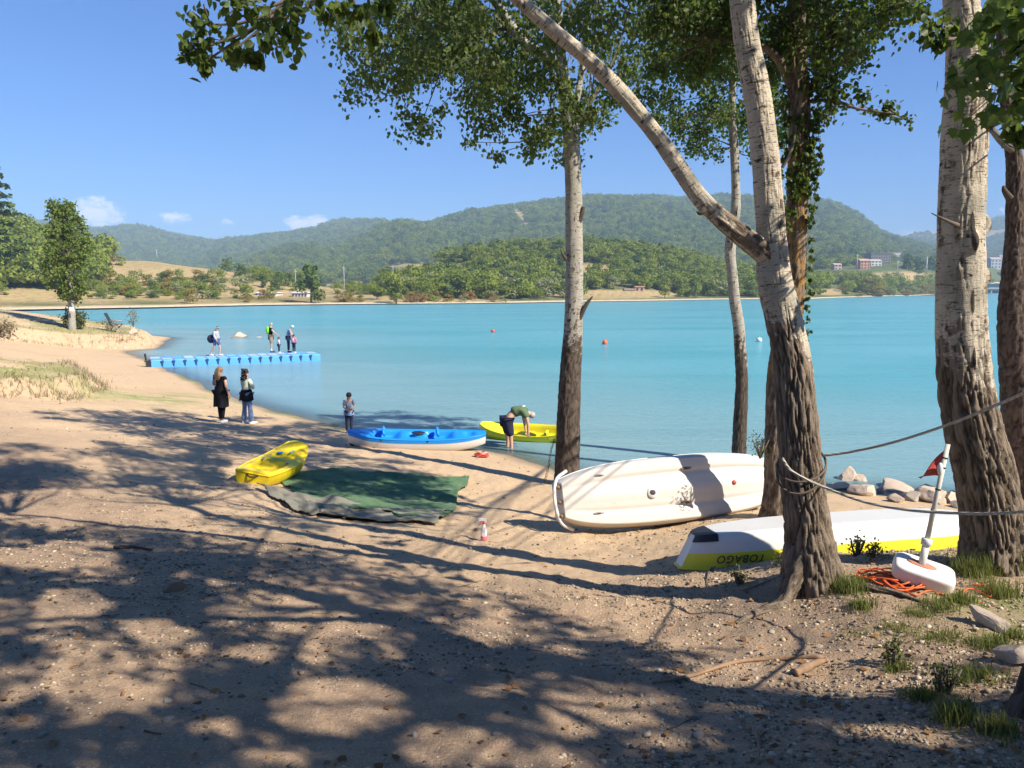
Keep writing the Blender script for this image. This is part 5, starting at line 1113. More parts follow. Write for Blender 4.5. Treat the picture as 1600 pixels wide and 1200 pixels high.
p = G(1548, 985); stone('boulder', 'pointed pale rock breaking through the grass by the right edge', p, (.055, .22, .07), 84, M_rock, (.1, .2, .25), None, .2)
p = G(1590, 1040); stone('boulder', 'pale flat rock at the right picture edge above the dark corner trunk', p, (.10, .14, .06), 85, M_rock, None, None, .2)
p = G(1165, 1003); stone('chip', 'pale splinter of wood on the shaded soil below the forked poplar', p, (.05, .03, .02), 86, M_cutwood)
tag(ob('red_cap', MB().ell(G(692, 963) + Vector((0, 0, .014)), (.017, .017, .014), 14, 8).mesh('red_cap'), plain('red_cap_plastic', (.45, .06, .05), .4)), 'small round red bottle cap on the dark gravelly soil', 'cap')
# stump and sticks
p = G(272, 925); st = ob('wood_stump', rock_mesh(90, 3), M_cutwood); st.location = p + Vector((0, 0, .02)); st.scale = (.12, .09, .07); tag(st, 'small weathered stump sticking out of the shaded soil', 'stump')
def stick(label, pxs_, r, mat=M_twig, cat='stick', name='stick'):
    pts = [G(*q) for q in pxs_]; pts = [(p.x, p.y, p.z + r * .7) for p in pts]; sp_ = spline(pts, 30); rad = r * (1 - .5 * np.linspace(0, 1, 30)) * (1 + .25 * vn(np.linspace(0, 9, 30), r * 99))
    return tag(MB().tube(sp_, rad, 8).build(name, mat), label, cat)
stick('dark driftwood stick lying in the shade left of the green mat', [(178, 858), (205, 856), (238, 862)], .022, M_knot)
stick('long pale surface root running through the soil right of centre', [(1285, 1030), (1215, 1032), (1150, 1040), (1080, 1060), (1020, 1072)], .018, M_cutwood, 'root', 'surface_root')
stick('short pale piece of split wood beside the long surface root', [(1242, 1055), (1270, 1044), (1292, 1036)], .028, M_cutwood)
stick('thin upright root running toward the bottom edge of the picture', [(1182, 1150), (1186, 1170), (1185, 1198)], .012, M_cutwood, 'root', 'surface_root')
stick('dry twig lying in front of the lettered yellow edge', [(1118, 880), (1106, 900), (1110, 920), (1150, 928)], .006, M_twig)
stick('bare bent twig beside the roots of the forked poplar', [(1160, 925), (1195, 912), (1218, 905)], .007, M_cutwood)
for i in range(16):
    x0, y0 = random.uniform(60, 1150), random.uniform(830, 1150); a_ = random.uniform(-.5, .5); l_ = random.uniform(15, 45)
    o = stick('thin dry twig lying on the foreground soil', [(x0, y0), (x0 + l_ * .5, y0 + l_ * .3 * math.sin(a_) + random.uniform(-3, 3)), (x0 + l_, y0 + l_ * math.sin(a_))], random.uniform(.003, .006)); o['group'] = 'twigs on the foreground soil'

# ------------------------------------------------------------------ deck chair and posts on the left point
p = G(186, 519); dc = thing('deck_chair', 'dark folding deck chair facing the lake on the left point', 'chair', p); k = 1.35
MB().box((-.10, 0, .42), (.5, .5, .03), 0, Euler((0, -.12, 0)).to_matrix()).build('seat', M_dark, dc, False)
MB().box((-.48, 0, .72), (.03, .5, .72), 0, Euler((0, -.42, 0)).to_matrix()).build('backrest', M_dark, dc, False)
for y in (-.25, .25):
    MB().tube([(.25, y, 0), (-.3, y, .5)], .022, 8).build('leg', M_greypl, dc); MB().tube([(-.35, y, 0), (.15, y, .45)], .022, 8).build('leg', M_greypl, dc); MB().tube([(-.42, y, .62), (.2, y, .62)], .025, 8).build('armrest', M_greypl, dc)
dc.rotation_euler = (0, 0, .2); dc.scale = (1.35, 1.35, 1.35)
# bushes: at the poplar foot and along the banks
def bush(label, p, r, n, mat, size, seed, name='bush', cat='bush', group=None):
    t_ = thing(name, label, cat, p, None, group); Bc = Crown(seed); Bc.clump((p.x, p.y, p.z + r[2] * .8), r, n, size, 18)
    for i in range(6): a = random.uniform(0, 6.28); Bc.tw.tube([(p.x, p.y, p.z - .05), (p.x + r[0] * .6 * math.cos(a), p.y + r[1] * .6 * math.sin(a), p.z + r[2] * 1.2)], [.015, .005], 5)
    V, F_ = leaf_geo(np.concatenate(Bc.C), np.concatenate(Bc.S), Bc.g, .05); me_ = np_mesh('foliage', V, F_); me_.transform(t_.matrix_basis.inverted())
    ob('foliage', me_, mat, t_, False)['kind'] = 'stuff'; tag(Bc.tw.build('stems', M_twig, t_, True, True), kind='stuff')
M_bush = leafmat('bush_leaf', (.07, .085, .03), (.15, .15, .06), .3, False, .1); M_dry = leafmat('dry_leaf', (.24, .20, .12), (.36, .30, .2), .3, False, .05)
bush('low green bush growing round the foot of the young poplar', G(116, 513), (1.0, .8, .95), 700, M_bush, .13, 51)
bush('small round bush right of the poplar foot', G(126, 514), (.6, .5, .5), 260, M_bush, .13, 52)
bush('dark brownish bush at the left picture edge on the bank', G(3, 528), (1.2, 1., .75), 500, M_dry, .12, 53)
bush('pale dry feathery bush left of the deck chair', G(168, 518) + Vector((-.6, 1.6, 0)), (1.3, .6, .55), 240, M_dry, .10, 54)
bush('thin pale weed standing right of the deck chair', G(190, 516) + Vector((.3, 1.2, .2)), (.5, .4, 1.1), 160, M_dry, .10, 55)
for i, (px, py, r_, mt, lab) in enumerate(((1155, 912, .09, M_bush, 'sparse green weed under the lettered yellow edge'), (1338, 868, .13, M_leafD, 'low dark weed between the forked trunk and the flag float'), (1365, 872, .10, M_leafD, 'small dark weed just left of the white float'), (1225, 885, .10, M_bush, 'small weed at the left foot of the forked poplar'),
                                       (1395, 1040, .10, M_bush, 'low weed clump in the lower right grass'), (1476, 1085, .12, M_bush, 'small weed beside the corner trunk'), (1188, 680, .18, M_bush, 'thin weed rising left of the lichen trunk above the white hull'))):
    bush(lab, G(px, py) if py > 700 else P(px, py + 30, YD - .1), (r_, r_ * .8, r_ * .9), 150 if r_ < .2 else 260, mt, .022, 56 + i, 'weed', 'weed')
# ------------------------------------------------------------------ people
def cloth(name, col, var=.15): return plain(name, col, .85, var, 14, .35, 90, spec=.15)
M_skin = plain('skin', (.52, .30, .20), .55, .06, 20); M_skin2 = plain('tanned_skin', (.42, .23, .15), .55, .06, 20)
def skin_ob(name, verts, edges, rad, mat, parent, root=0, sub=2):
    me = bpy.data.meshes.new(name); me.from_pydata([tuple(v) for v in verts], edges, []); me.update()
    o = ob(name, me, mat, parent, False)
    md = o.modifiers.new('skin', 'SKIN'); md.use_smooth_shade = True; md.branch_smoothing = .6
    for i, r_ in enumerate(rad):
        sv = me.skin_vertices[0].data[i]; sv.radius = (r_, r_) if np.isscalar(r_) else r_; sv.use_root = (i == root)
    sb_ = o.modifiers.new('sub', 'SUBSURF'); sb_.levels = sub; sb_.render_levels = sub
    return o
BASE = dict(pel=(0, 0, .96), wai=(0, 0, 1.10), che=(0, .0, 1.30), nec=(0, -.005, 1.46), hea=(0, .015, 1.56), top=(0, .02, 1.66),
            hipL=(-.09, 0, .90), kneL=(-.10, .015, .50), ankL=(-.10, 0, .09), toeL=(-.115, .15, .03), hipR=(.09, 0, .90), kneR=(.10, .015, .50), ankR=(.10, 0, .09), toeR=(.115, .15, .03),
            shoL=(-.175, 0, 1.39), elbL=(-.235, -.01, 1.12), wriL=(-.24, .05, .88), hanL=(-.24, .07, .81), shoR=(.175, 0, 1.39), elbR=(.235, -.01, 1.12), wriR=(.24, .05, .88), hanR=(.24, .07, .81))
RAD = dict(pel=.125, wai=.115, che=.135, nec=.052, hea=.085, top=.07, hipL=.088, kneL=.056, ankL=.038, toeL=.03, shoL=.058, elbL=.042, wriL=.028, hanL=.03)
ED = [('pel', 'wai'), ('wai', 'che'), ('che', 'nec'), ('nec', 'hea'), ('hea', 'top')] + [e for s in 'LR' for e in (('pel', 'hip' + s), ('hip' + s, 'kne' + s), ('kne' + s, 'ank' + s), ('ank' + s, 'toe' + s), ('che', 'sho' + s), ('sho' + s, 'elb' + s), ('elb' + s, 'wri' + s), ('wri' + s, 'han' + s))]
def person(label, loc, face, h, pose=None, skin=M_skin, parts=(), hair=None, child=1., girth=1., hands=True):
    """face: direction the body looks, degrees clockwise from +Y. parts: (name, joints chain list, extra radius, material)"""
    J = dict(BASE); J.update(pose or {}); J = {k: Vector(v) for k, v in J.items() if k != 'look'}
    if child != 1.:          # larger head, shorter legs for small children
        for k in ('hea', 'top'): J[k] = J['nec'] + (J[k] - J['nec']) * child
    r = thing('person', label, 'person', loc, (0, 0, -R(face))); k = h / 1.75; r.scale = (k, k, k)
    rad = {n: RAD.get(n, RAD.get(n[:-1] + 'L', .05)) * (girth if n in ('pel', 'wai', 'che') or n[:3] in ('hip',) else 1) * (child if n in ('hea', 'top') else 1) for n in J}
    names = list(J); ix = {n: i for i, n in enumerate(names)}
    rr_ = [(rad[n] * 1.12, rad[n] * .82) if n in ('pel', 'wai', 'che') else rad[n] for n in names]
    body = skin_ob('body', [J[n] for n in names], [(ix[a], ix[b]) for a, b in ED], [rad[n] for n in names], skin, r, ix['pel'])
    for nm, chains, ex, mt in parts:
        vs_, es_, ra_ = [], [], []; seen = {}
        for ch_ in chains:
            prev = None
            for item in ch_:
                if isinstance(item, tuple): a, b, f_ = item; q = J[a].lerp(J[b], f_); rq = rad[a] * (1 - f_) + rad[b] * f_; key = item
                else: q, rq, key = J[item], rad[item], item
                if key not in seen: seen[key] = len(vs_); vs_.append(q); ra_.append(rq + (ex if np.isscalar(ex) else ex.get(key, ex.get('*', .015))))
                if prev is not None and (prev, seen[key]) not in es_: es_.append((prev, seen[key]))
                prev = seen[key]
        skin_ob(nm, vs_, es_, ra_, mt, r, 0)
    fw = (J['top'] - J['nec']).normalized(); hd = J['hea'].lerp(J['top'], .45)
    # face on the head: nose, eyes, ears, mouth
    look = Vector((pose or {}).get('look', (0, 1, 0))).normalized(); sd_ = look.cross(fw).normalized(); R0 = rad['hea']
    hc = J['hea'].lerp(J['top'], .35)
    MB().ell(hc + look * R0 * 1.0 - fw * .012, (.013, .018, .02), 8, 6).build('nose', skin, r)
    for s in (-1, 1):
        MB().ell(hc + look * R0 * .93 + sd_ * .032 * s + fw * .012, (.011, .008, .008), 8, 5).build('eye', M_dark, r)
        MB().ell(hc + sd_ * R0 * 1.02 * s - fw * .01, (.012, .022, .03), 8, 6).build('ear', skin, r)
    MB().ell(hc + look * R0 * .88 - fw * .055, (.022, .008, .007), 8, 5).build('mouth', plain('lips', (.40, .16, .13), .5), r)
    if hands:
        for s in 'LR':
            d = (J['han' + s] - J['wri' + s]).normalized(); o_ = Vector((1 if s == 'R' else -1, 0, 0)); f_ = d.cross(o_).normalized(); hb = MB()
            for q in range(4):
                st_ = J['han' + s] + f_ * (.024 - .016 * q); ln = (.062, .07, .066, .05)[q]; hb.tube([st_, st_ + d * ln * .6 + o_ * .0, st_ + d * ln - o_ * .012], [.010, .009, .007], 6)
            st_ = J['wri' + s].lerp(J['han' + s], .5) + f_ * .03; hb.tube([st_, st_ + f_ * .025 + d * .03, st_ + f_ * .03 + d * .058], [.011, .010, .008], 6)
            hb.build('fingers', skin, r)
    if hair:
        mt, style = hair; R1 = R0 * 1.07
        hb = MB(); hb.ell(hc + fw * .022 - look * .016, (R1 * 1.02, R1 * 1.02, R1 * .98), 18, 12)
        if style == 'long':
            for i in range(9):
                a = (i - 4) / 4; s0 = hc - look * R0 * .75 + sd_ * a * .075; hb.tube(spline([s0 + fw * .05, s0 - look * .035 - fw * .10, s0 - look * .02 - fw * .22 + sd_ * a * .02, s0 - look * .0 - fw * .33 - sd_ * a * .03], 10), [.028, .034, .038, .038, .037, .035, .031, .026, .02, .008], 8)
        if style == 'curly':
            g = random.Random(4)
            for i in range(60):
                a = g.uniform(-1.7, 1.7); z = g.uniform(-.24, .11); w_ = .105 + .02 * g.random(); hb.ell(hc - look * (w_ * math.cos(a) * .9 + .015) + sd_ * w_ * math.sin(a) + fw * z, (.036, .036, .036), 7, 5)
        if style == 'cap': hb.ell(hc + look * .09 + fw * .045, (.07, .085, .012), 12, 6)
        o = hb.build('hair' if style != 'cap' else 'sun_hat', mt, r)
    return r, J
LEGS = lambda f: [['pel', 'hipL', 'kneL', ('kneL', 'ankL', f)], ['pel', 'hipR', 'kneR', ('kneR', 'ankR', f)]]
SHORTS = lambda f: [['pel', 'hipL', ('hipL', 'kneL', f)], ['pel', 'hipR', ('hipR', 'kneR', f)]]
SHIRT = lambda f: [['pel', 'wai', 'che', ('che', 'nec', .45)], ['che', 'shoL', ('shoL', 'elbL', f)], ['che', 'shoR', ('shoR', 'elbR', f)]]
LONG = [['pel', 'wai', 'che', ('che', 'nec', .5)], ['che', 'shoL', 'elbL', ('elbL', 'wriL', .9)], ['che', 'shoR', 'elbR', ('elbR', 'wriR', .9)]]
SHOES = [[('kneL', 'ankL', .93), 'ankL', 'toeL'], ]
def shoes(r, J, mat):
    for s in 'LR':
        a, t_ = J['ank' + s], J['toe' + s]; c = a.lerp(t_, .45) + Vector((0, 0, -.01)); d = t_ - a; d.z = 0
        MB().ell((c.x, c.y, min(a.z, t_.z) + .012), (.05, .14, .046), 14, 8, Matrix.Rotation(math.atan2(-d.x, d.y), 3, 'Z'), .75).build('shoe', mat, r)
M_blackc = cloth('black_cloth', (.012, .011, .013)); M_denim = cloth('light_denim', (.17, .27, .45)); M_denimd = cloth('dark_denim', (.022, .03, .06)); M_navy = cloth('navy_cloth', (.025, .027, .055))
M_mint = cloth('pale_mint_knit', (.55, .60, .47)); M_olive = cloth('olive_shirt', (.10, .16, .085)); M_bluegrey = cloth('blue_grey_shirt', (.20, .27, .40)); M_greyh = cloth('grey_hoodie', (.42, .44, .47)); M_khaki = cloth('khaki_cloth', (.30, .22, .15))
M_whitec = cloth('white_cloth', (.74, .72, .70)); M_pink = cloth('pink_cloth', (.70, .16, .32)); M_lime = cloth('lime_green_cloth', (.22, .72, .03)); M_shoew = plain('white_shoe', (.72, .71, .70), .6); M_shoed = plain('dark_shoe', (.05, .045, .045), .6)
M_blond = plain('blond_hair', (.40, .24, .11), .6, .35, 60); M_brownh = plain('dark_brown_hair', (.025, .016, .012), .55, .3, 60); M_greyhair = plain('grey_hair', (.34, .33, .32), .6, .3, 60); M_jeansb = cloth('mid_blue_denim', (.06, .11, .24))
def skirt(r, J, prof, mat, name, yo=0.):
    """flared cloth hanging from the waist: (height, half width, half depth)"""
    V, F_ = [], []; n = 28
    for i, (z, a, b) in enumerate(prof):
        for j in range(n):
            t_ = 2 * math.pi * j / n; w_ = 1 + .09 * (i / (len(prof) - 1)) * math.sin(t_ * 5 + 1) + .05 * math.sin(t_ * 3); V.append((a * w_ * math.cos(t_), yo + b * w_ * math.sin(t_), z + .025 * i / len(prof) * math.sin(t_ * 3)))
    for i in range(len(prof) - 1):
        for j in range(n): F_.append((i * n + j, i * n + (j + 1) % n, (i + 1) * n + (j + 1) % n, (i + 1) * n + j))
    MB().add(V, F_).build(name, mat, r)
# two women on the beach
w1, J = person('woman with long blond hair in a black dress and leggings, standing with her back turned', G(347, 661), 20, 1.70, dict(elbR=(.25, -.05, 1.12), wriR=(.29, .0, .88), hanR=(.30, .02, .81), elbL=(-.25, -.02, 1.16), wriL=(-.13, .16, 1.12), hanL=(-.06, .19, 1.13), kneR=(.06, .03, .5), ankR=(.035, -.02, .09), toeR=(.05, .13, .03), kneL=(-.06, .0, .5), ankL=(-.045, .0, .09), toeL=(-.06, .15, .03), look=(.3, 1, -.1)),
               parts=(('leggings', LEGS(.95), .012, M_blackc), ('dress_top', SHIRT(.45), .022, M_blackc)), hair=(M_blond, 'long'), girth=1.18)
skirt(w1, J, [(1.12, .17, .145), (.96, .205, .18), (.8, .22, .19), (.62, .225, .2), (.50, .225, .2)], M_blackc, 'dress_skirt'); shoes(w1, J, M_shoew)
w2, J = person('woman with dark curly hair, mint top and flared jeans, arms folded, facing the lake', G(387, 662), 35, 1.68, dict(elbL=(-.25, .06, 1.14), wriL=(-.04, .20, 1.16), hanL=(.04, .21, 1.18), elbR=(.25, .06, 1.14), wriR=(.05, .22, 1.12), hanR=(-.03, .23, 1.13), kneL=(-.13, .01, .5), ankL=(-.15, -.02, .09), toeL=(-.19, .12, .03), kneR=(.13, .02, .5), ankR=(.16, .02, .09), toeR=(.21, .15, .03), look=(.5, 1, 0)),
               parts=(('flared_jeans', LEGS(1.), {'*': .012, ('kneL', 'ankL', 1.): .055, ('kneR', 'ankR', 1.): .055}, M_denim), ('mint_top', LONG, .02, M_mint)), hair=(M_brownh, 'curly'), girth=1.08)
skirt(w2, J, [(1.08, .165, .14), (.98, .20, .17), (.86, .225, .19), (.74, .235, .2)], M_blackc, 'tied_jacket'); shoes(w2, J, M_shoew)
# boy by the blue kayak
bp = G(546, 677); b_, J = person('small boy in blue shirt and dark trousers standing by the blue kayak', bp, 150, 1.16, dict(elbL=(-.25, .06, 1.15), wriL=(-.10, .19, 1.10), hanL=(-.03, .21, 1.10), elbR=(.25, .06, 1.15), wriR=(.12, .2, 1.06), hanR=(.06, .22, 1.04), kneL=(-.07, .08, .5), ankL=(-.06, .08, .09), toeL=(-.07, .22, .03), look=(0, 1, -.5), hea=(0, .03, 1.57), top=(0, .07, 1.67)),
               parts=(('trousers', LEGS(.95), .022, M_denimd), ('shirt', SHIRT(.7), .028, M_bluegrey)), hair=(M_brownh, 'short'), child=1.28)
skirt(b_, J, [(1.04, .17, .14), (.92, .2, .165), (.8, .215, .18)], M_bluegrey, 'tied_shirt'); shoes(b_, J, M_shoew)
# man bending over the yellow kayak
mp = onz(797, 700, -.02); mp.z = -.22
m_, J = person('man in green shirt and navy shorts bending over the yellow kayak in the water', mp, 78, 1.78, dict(pel=(0, -.10, 1.0), wai=(0, .05, 1.12), che=(0, .27, 1.17), nec=(0, .43, 1.12), hea=(0, .53, 1.06), top=(0, .62, 1.0), shoL=(-.19, .36, 1.14), shoR=(.19, .36, 1.14), elbL=(-.22, .42, .86), wriL=(-.18, .45, .62), hanL=(-.17, .46, .55), elbR=(.21, .42, .86), wriR=(.17, .44, .62), hanR=(.16, .45, .55),
               hipL=(-.11, -.09, .91), hipR=(.11, -.09, .91), kneL=(-.11, -.03, .5), kneR=(.11, .0, .5), ankL=(-.12, -.05, .09), ankR=(.12, .02, .09), toeL=(-.13, .1, .03), toeR=(.13, .17, .03), look=(0, .4, -1)),
               parts=(('shorts', SHORTS(.98), {'*': .05, 'pel': .025}, M_navy), ('green_shirt', [[('pel', 'wai', .85), ('wai', 'che', .4), 'che', ('che', 'nec', .5)], ['che', 'shoL', ('shoL', 'elbL', .55)], ['che', 'shoR', ('shoR', 'elbR', .55)]], {'*': .055}, M_olive)), hair=(M_greyhair, 'short'), girth=1.08)
MB().tube(spline([J['che'] + Vector((-.1, .03, .11)), J['che'] + Vector((0, .12, .115)), J['che'] + Vector((.1, .03, .11))], 8), .014, 6).build('shirt_stripe', M_whitec, m_)
# people on the dock
d1, J = person('woman walking along the dock in grey hoodie and blue shorts with a dark shoulder bag', on_dock(339, 556), 100, 1.72, dict(kneL=(-.09, .16, .52), ankL=(-.09, .12, .10), toeL=(-.09, .26, .04), kneR=(.09, -.08, .52), ankR=(.09, -.32, .17), toeR=(.09, -.22, .03), elbR=(.22, .02, 1.12), wriR=(.2, .14, .90), hanR=(.2, .18, .84), che=(0, .05, 1.29), nec=(0, .07, 1.44), hea=(0, .10, 1.54), top=(0, .14, 1.63), look=(0, 1, -.3)),
               parts=(('shorts', SHORTS(.85), .03, M_jeansb), ('hoodie', LONG, .025, M_greyh)), hair=(M_brownh, 'short')); shoes(d1, J, M_shoew)
MB().ell(J['hea'] + Vector((0, .0, .07)), (.10, .105, .03), 14, 6).build('head_band', M_whitec, d1)
bag = thing('shoulder_bag', 'dark bag hanging behind the woman walking on the dock', 'bag', on_dock(339, 556) + Vector((-.28, 0, .95)))
MB().ell((0, 0, 0), (.23, .14, .24), 16, 10).build('bag_body', M_navy, bag); MB().tube(spline([(.05, 0, .2), (.2, -.06, .42), (.33, -.02, .52)], 10), .018, 6).build('strap', M_navy, bag)
d2, J = person('man on the dock in dark shirt with lime green pack, reaching down to a toddler', on_dock(424, 550.6), 70, 1.80, dict(elbR=(.28, .16, 1.18), wriR=(.20, .36, 1.02), hanR=(.18, .42, .98), look=(.2, 1, -.5), hea=(0, .04, 1.56), top=(0, .08, 1.65)),
               parts=(('shorts', SHORTS(1.), .035, M_khaki), ('shirt', SHIRT(.5), .03, M_blackc)), hair=(M_greyhair, 'short')); shoes(d2, J, M_shoed)
for s in 'LR': MB().tube([J['ank' + s], J['ank' + s] + Vector((0, 0, .12))], .045, 10).build('sock', M_whitec, d2)
MB().ell((0, -.17, 1.28), (.19, .09, .23), 16, 10).build('lime_pack', M_lime, d2)
d3, J = person('toddler in white top and dark trousers held by the hand on the dock', on_dock(436, 551), 60, .90, dict(elbL=(-.27, .05, 1.3), wriL=(-.30, .10, 1.5), hanL=(-.31, .11, 1.56), look=(.6, 1, -.3)),
               parts=(('trousers', LEGS(.95), .03, M_denimd), ('top', SHIRT(.8), .035, M_whitec)), hair=(M_brownh, 'short'), child=1.4, girth=1.1, hands=False); shoes(d3, J, M_shoew)
d4, J = person('older man with pale hair in blue shirt and jeans looking down on the dock', on_dock(451, 550.4), 80, 1.72, dict(che=(0, .10, 1.28), wai=(0, .03, 1.1), nec=(0, .17, 1.42), hea=(0, .24, 1.50), top=(0, .31, 1.56), shoL=(-.175, .12, 1.36), shoR=(.175, .12, 1.36), elbR=(.22, .2, 1.12), wriR=(.18, .3, .94), hanR=(.17, .33, .88), elbL=(-.22, .2, 1.12), wriL=(-.18, .3, .94), hanL=(-.17, .33, .88), look=(0, 1, -.9)),
               parts=(('jeans', LEGS(.97), .022, M_denimd), ('blue_shirt', SHIRT(.6), .03, M_bluegrey)), hair=(plain('white_hair', (.66, .62, .56), .6, .2, 60), 'short')); shoes(d4, J, M_shoed)
d5, J = person('small girl in bright pink top and dark leggings beside the older man on the dock', on_dock(459.5, 551.2), 20, 1.06, dict(elbL=(-.3, .0, 1.2), wriL=(-.32, .08, 1.08), hanL=(-.32, .1, 1.02), elbR=(.3, .0, 1.2), wriR=(.34, .06, 1.12), hanR=(.36, .1, 1.08), look=(.3, 1, -.4)),
               parts=(('leggings', LEGS(.95), .02, M_denimd), ('pink_top', SHIRT(.9), .045, M_pink)), hair=(M_brownh, 'short'), child=1.32, girth=1.1, hands=False); shoes(d5, J, M_shoew)
MB().ell((.02, -.16, 1.24), (.17, .07, .19), 14, 9).build('pink_pack', cloth('pale_pink_cloth', (.75, .42, .50)), d5)

# ------------------------------------------------------------------ far buildings, masts, bridge
M_win = plain('far_window_dark', (.05, .055, .07), .25, .2, 1); M_tile = plain('terracotta_roof', (.42, .17, .09), .85, .25, .6)
def house(label, px, py, wpx, hpx, col, roofcol=None, storeys=2, bays=3, depth=9., pitch=.22, rot=0., name='far_house', cat='house', group=None, shutters=None, Y=None):
    p = FAR(px, py) if Y is None else P(px, py, Y); k = p.y / FPX; w_, h_ = wpx * k, hpx * k
    t_ = thing(name, label, cat, (p.x, p.y, p.z - .2), (0, 0, rot), group)
    mw = plain('render_' + name, col, .85, .1, .5)
    MB().box((0, depth / 2, h_ / 2 - 1), (w_, depth, h_ + 2)).build('wall', mw, t_, False)
    if roofcol is not None:
        e = .35; rp = h_ * pitch + .3
        V = [(-w_ / 2 - e, -e, h_), (w_ / 2 + e, -e, h_), (w_ / 2 + e, depth + e, h_), (-w_ / 2 - e, depth + e, h_), (-w_ / 2 - e, depth / 2, h_ + rp), (w_ / 2 + e, depth / 2, h_ + rp)]
        MB().add(V, [(0, 1, 5, 4), (2, 3, 4, 5), (0, 4, 3), (1, 2, 5), (3, 2, 1, 0)]).build('roof', plain('roof_' + name, roofcol, .9, .2, .6), t_, False)
    else: MB().box((0, depth / 2, h_ + .25), (w_ + .6, depth + .6, .5)).build('roof', plain('flat_roof_' + name, tuple(q * .9 for q in col), .9, .1, .5), t_, False)
    if storeys:
        sh = h_ / storeys; bw = w_ / bays; wm = MB().box((0, 0, 0), (bw * .42, .16, sh * .48)).mesh('window'); wm.materials.append(shutters or M_win)
        for i in range(storeys):
            for j in range(bays):
                o = bpy.data.objects.new('window', wm); COL.objects.link(o); o.parent = t_; o.location = (-w_ / 2 + bw * (j + .5), -.05, sh * (i + .52))
    return t_
house('dark grey four storey hotel block with rows of balconies above the far town', 1369, 413, 30, 16, (.20, .17, .17), None, 4, 8, 14., name='hotel_block', cat='building')
house('pale two storey wing with white balconies right of the dark hotel block', 1390, 405, 19, 9, (.50, .45, .40), None, 2, 7, 12., name='hotel_wing', cat='building', shutters=plain('balcony_white', (.7, .68, .64), .7))
house('small pale tower between the dark hotel block and its white wing', 1377.5, 398, 8, 7, (.60, .55, .46), None, 1, 1, 6., name='stair_tower', cat='building')
house('square orange house with flat gable roof below the hotel', 1346, 421, 15, 13, (.55, .27, .17), (.48, .30, .22), 3, 3, 10.)
house('white low house right of the orange house', 1363, 416, 16, 8, (.62, .60, .57), (.5, .45, .42), 2, 3, 9.)
house('pale pink house among trees at the left of the far town', 1304, 422, 11, 8, (.58, .40, .33), (.5, .36, .3), 2, 2, 8.)
house('long white building at the left end of the far town', 1262, 416, 18, 8, (.60, .58, .55), (.50, .47, .44), 1, 5, 9.)
house('grey roofed low house beside the long white building', 1278, 412, 10, 5, (.50, .49, .48), (.36, .37, .40), 1, 3, 8.)
house('orange house glimpsed between the slim poplar and the forked trunk', 1152, 417, 11, 6, (.55, .30, .20), (.45, .20, .11), 1, 3, 9.)
house('pink house with terracotta roof just left of the thickest poplar', 1462, 416, 18, 6, (.62, .42, .36), (.45, .2, .13), 2, 4, 9.)
for i, (px, py, w_, h_, lab) in enumerate(((1548, 420, 16, 14, 'grey town house at the left of the gap between the right trunks'), (1560, 414, 14, 12, 'pale town house in the middle of the gap between the right trunks'), (1572, 418, 14, 18, 'tall beige town house beside the right edge trunk'), (1566, 434, 8, 12, 'narrow white house low in the gap between the right trunks'))):
    house(lab, px, py, w_, h_, ((.42, .42, .45), (.58, .52, .46), (.52, .45, .38), (.6, .58, .55))[i], ((.36, .3, .28), (.42, .2, .13), (.42, .22, .15), None)[i], 3, 3, 9., name='town_house')
house('low pink flat house with dark doorway on the far shore', 998, 455, 14, 7, (.52, .33, .26), None, 1, 2, 6., .1)
house('long low terracotta house right of the pink flat house across the lake', 1036, 454, 22, 6, (.42, .22, .15), (.45, .26, .2), 1, 5, 7., .12)
house('thin pale wall of a low annex left of the pink flat house', 982, 455, 14, 3, (.50, .38, .31), None, 0, 1, 3.)
house('white cottage half hidden among trees on the low wooded hill', 765, 400, 12, 6, (.64, .62, .58), (.5, .46, .42), 1, 2, 7.)
house('long white low shed among the bushes on the far left shore', 470, 464, 24, 7, (.60, .57, .52), (.55, .52, .48), 1, 5, 8., .1, name='lake_shed', cat='shed')
house('pale low shed left of the long white shed on the far shore', 417, 462, 32, 5, (.58, .54, .50), (.60, .56, .52), 1, 6, 8., .1, name='lake_shed', cat='shed')
house('grey concrete railing wall above the bushes on the left shore', 328, 457, 28, 2, (.45, .44, .42), None, 0, 1, .5, name='bridge_rail', cat='wall')
p = P(1560, 453, 970); t_ = thing('road_bridge', 'long low grey road bridge at the waterline in the gap between the right trunks', 'bridge', p)
MB().box((0, 0, 2), (90, 8, 2.2)).build('bridge_deck', plain('bridge_concrete', (.34, .34, .35), .9), t_, False)
for i in range(9): MB().box((-40 + i * 10, 0, -3), (1.6, 5, 8.)).build('pier', plain('bridge_concrete', (.34, .34, .35), .9), t_, False)
M_pole = plain('pole_grey', (.40, .40, .40), .6)
for px, py, h_, lab in ((252, 410, 19, 'thin mast on top of the brown hill at the left'), (540, 462, 46, 'tall utility pole in the bushes right of the long white shed'), (616, 445, 30, 'utility pole in front of the pale field left of the wood'), (465, 462, 40, 'utility pole standing beside the long white shed'), (1333, 424, 26, 'mast left of the orange house'), (1441, 428, 26, 'lattice power pylon right of the pines around the hotel'), (1396, 428, 20, 'thin lamp mast below the pines of the far town')):
    p = FAR(px, py); k = p.y / FPX; t_ = thing('utility_pole', lab, 'pole', p, None, 'poles on the far shore'); H_ = h_ * k
    MB().tube([(0, 0, -.5), (0, 0, H_)], [.55 * k, .4 * k], 6).build('pole', M_pole, t_); MB().box((0, 0, H_ * .92), (5 * k, .3, .3)).build('cross_arm', M_pole, t_, False)
    if 'lattice' in lab: MB().tube([(-2 * k, 0, -.5), (0, 0, H_)], .3 * k, 5).tube([(2 * k, 0, -.5), (0, 0, H_)], .3 * k, 5).build('brace', M_pole, t_)

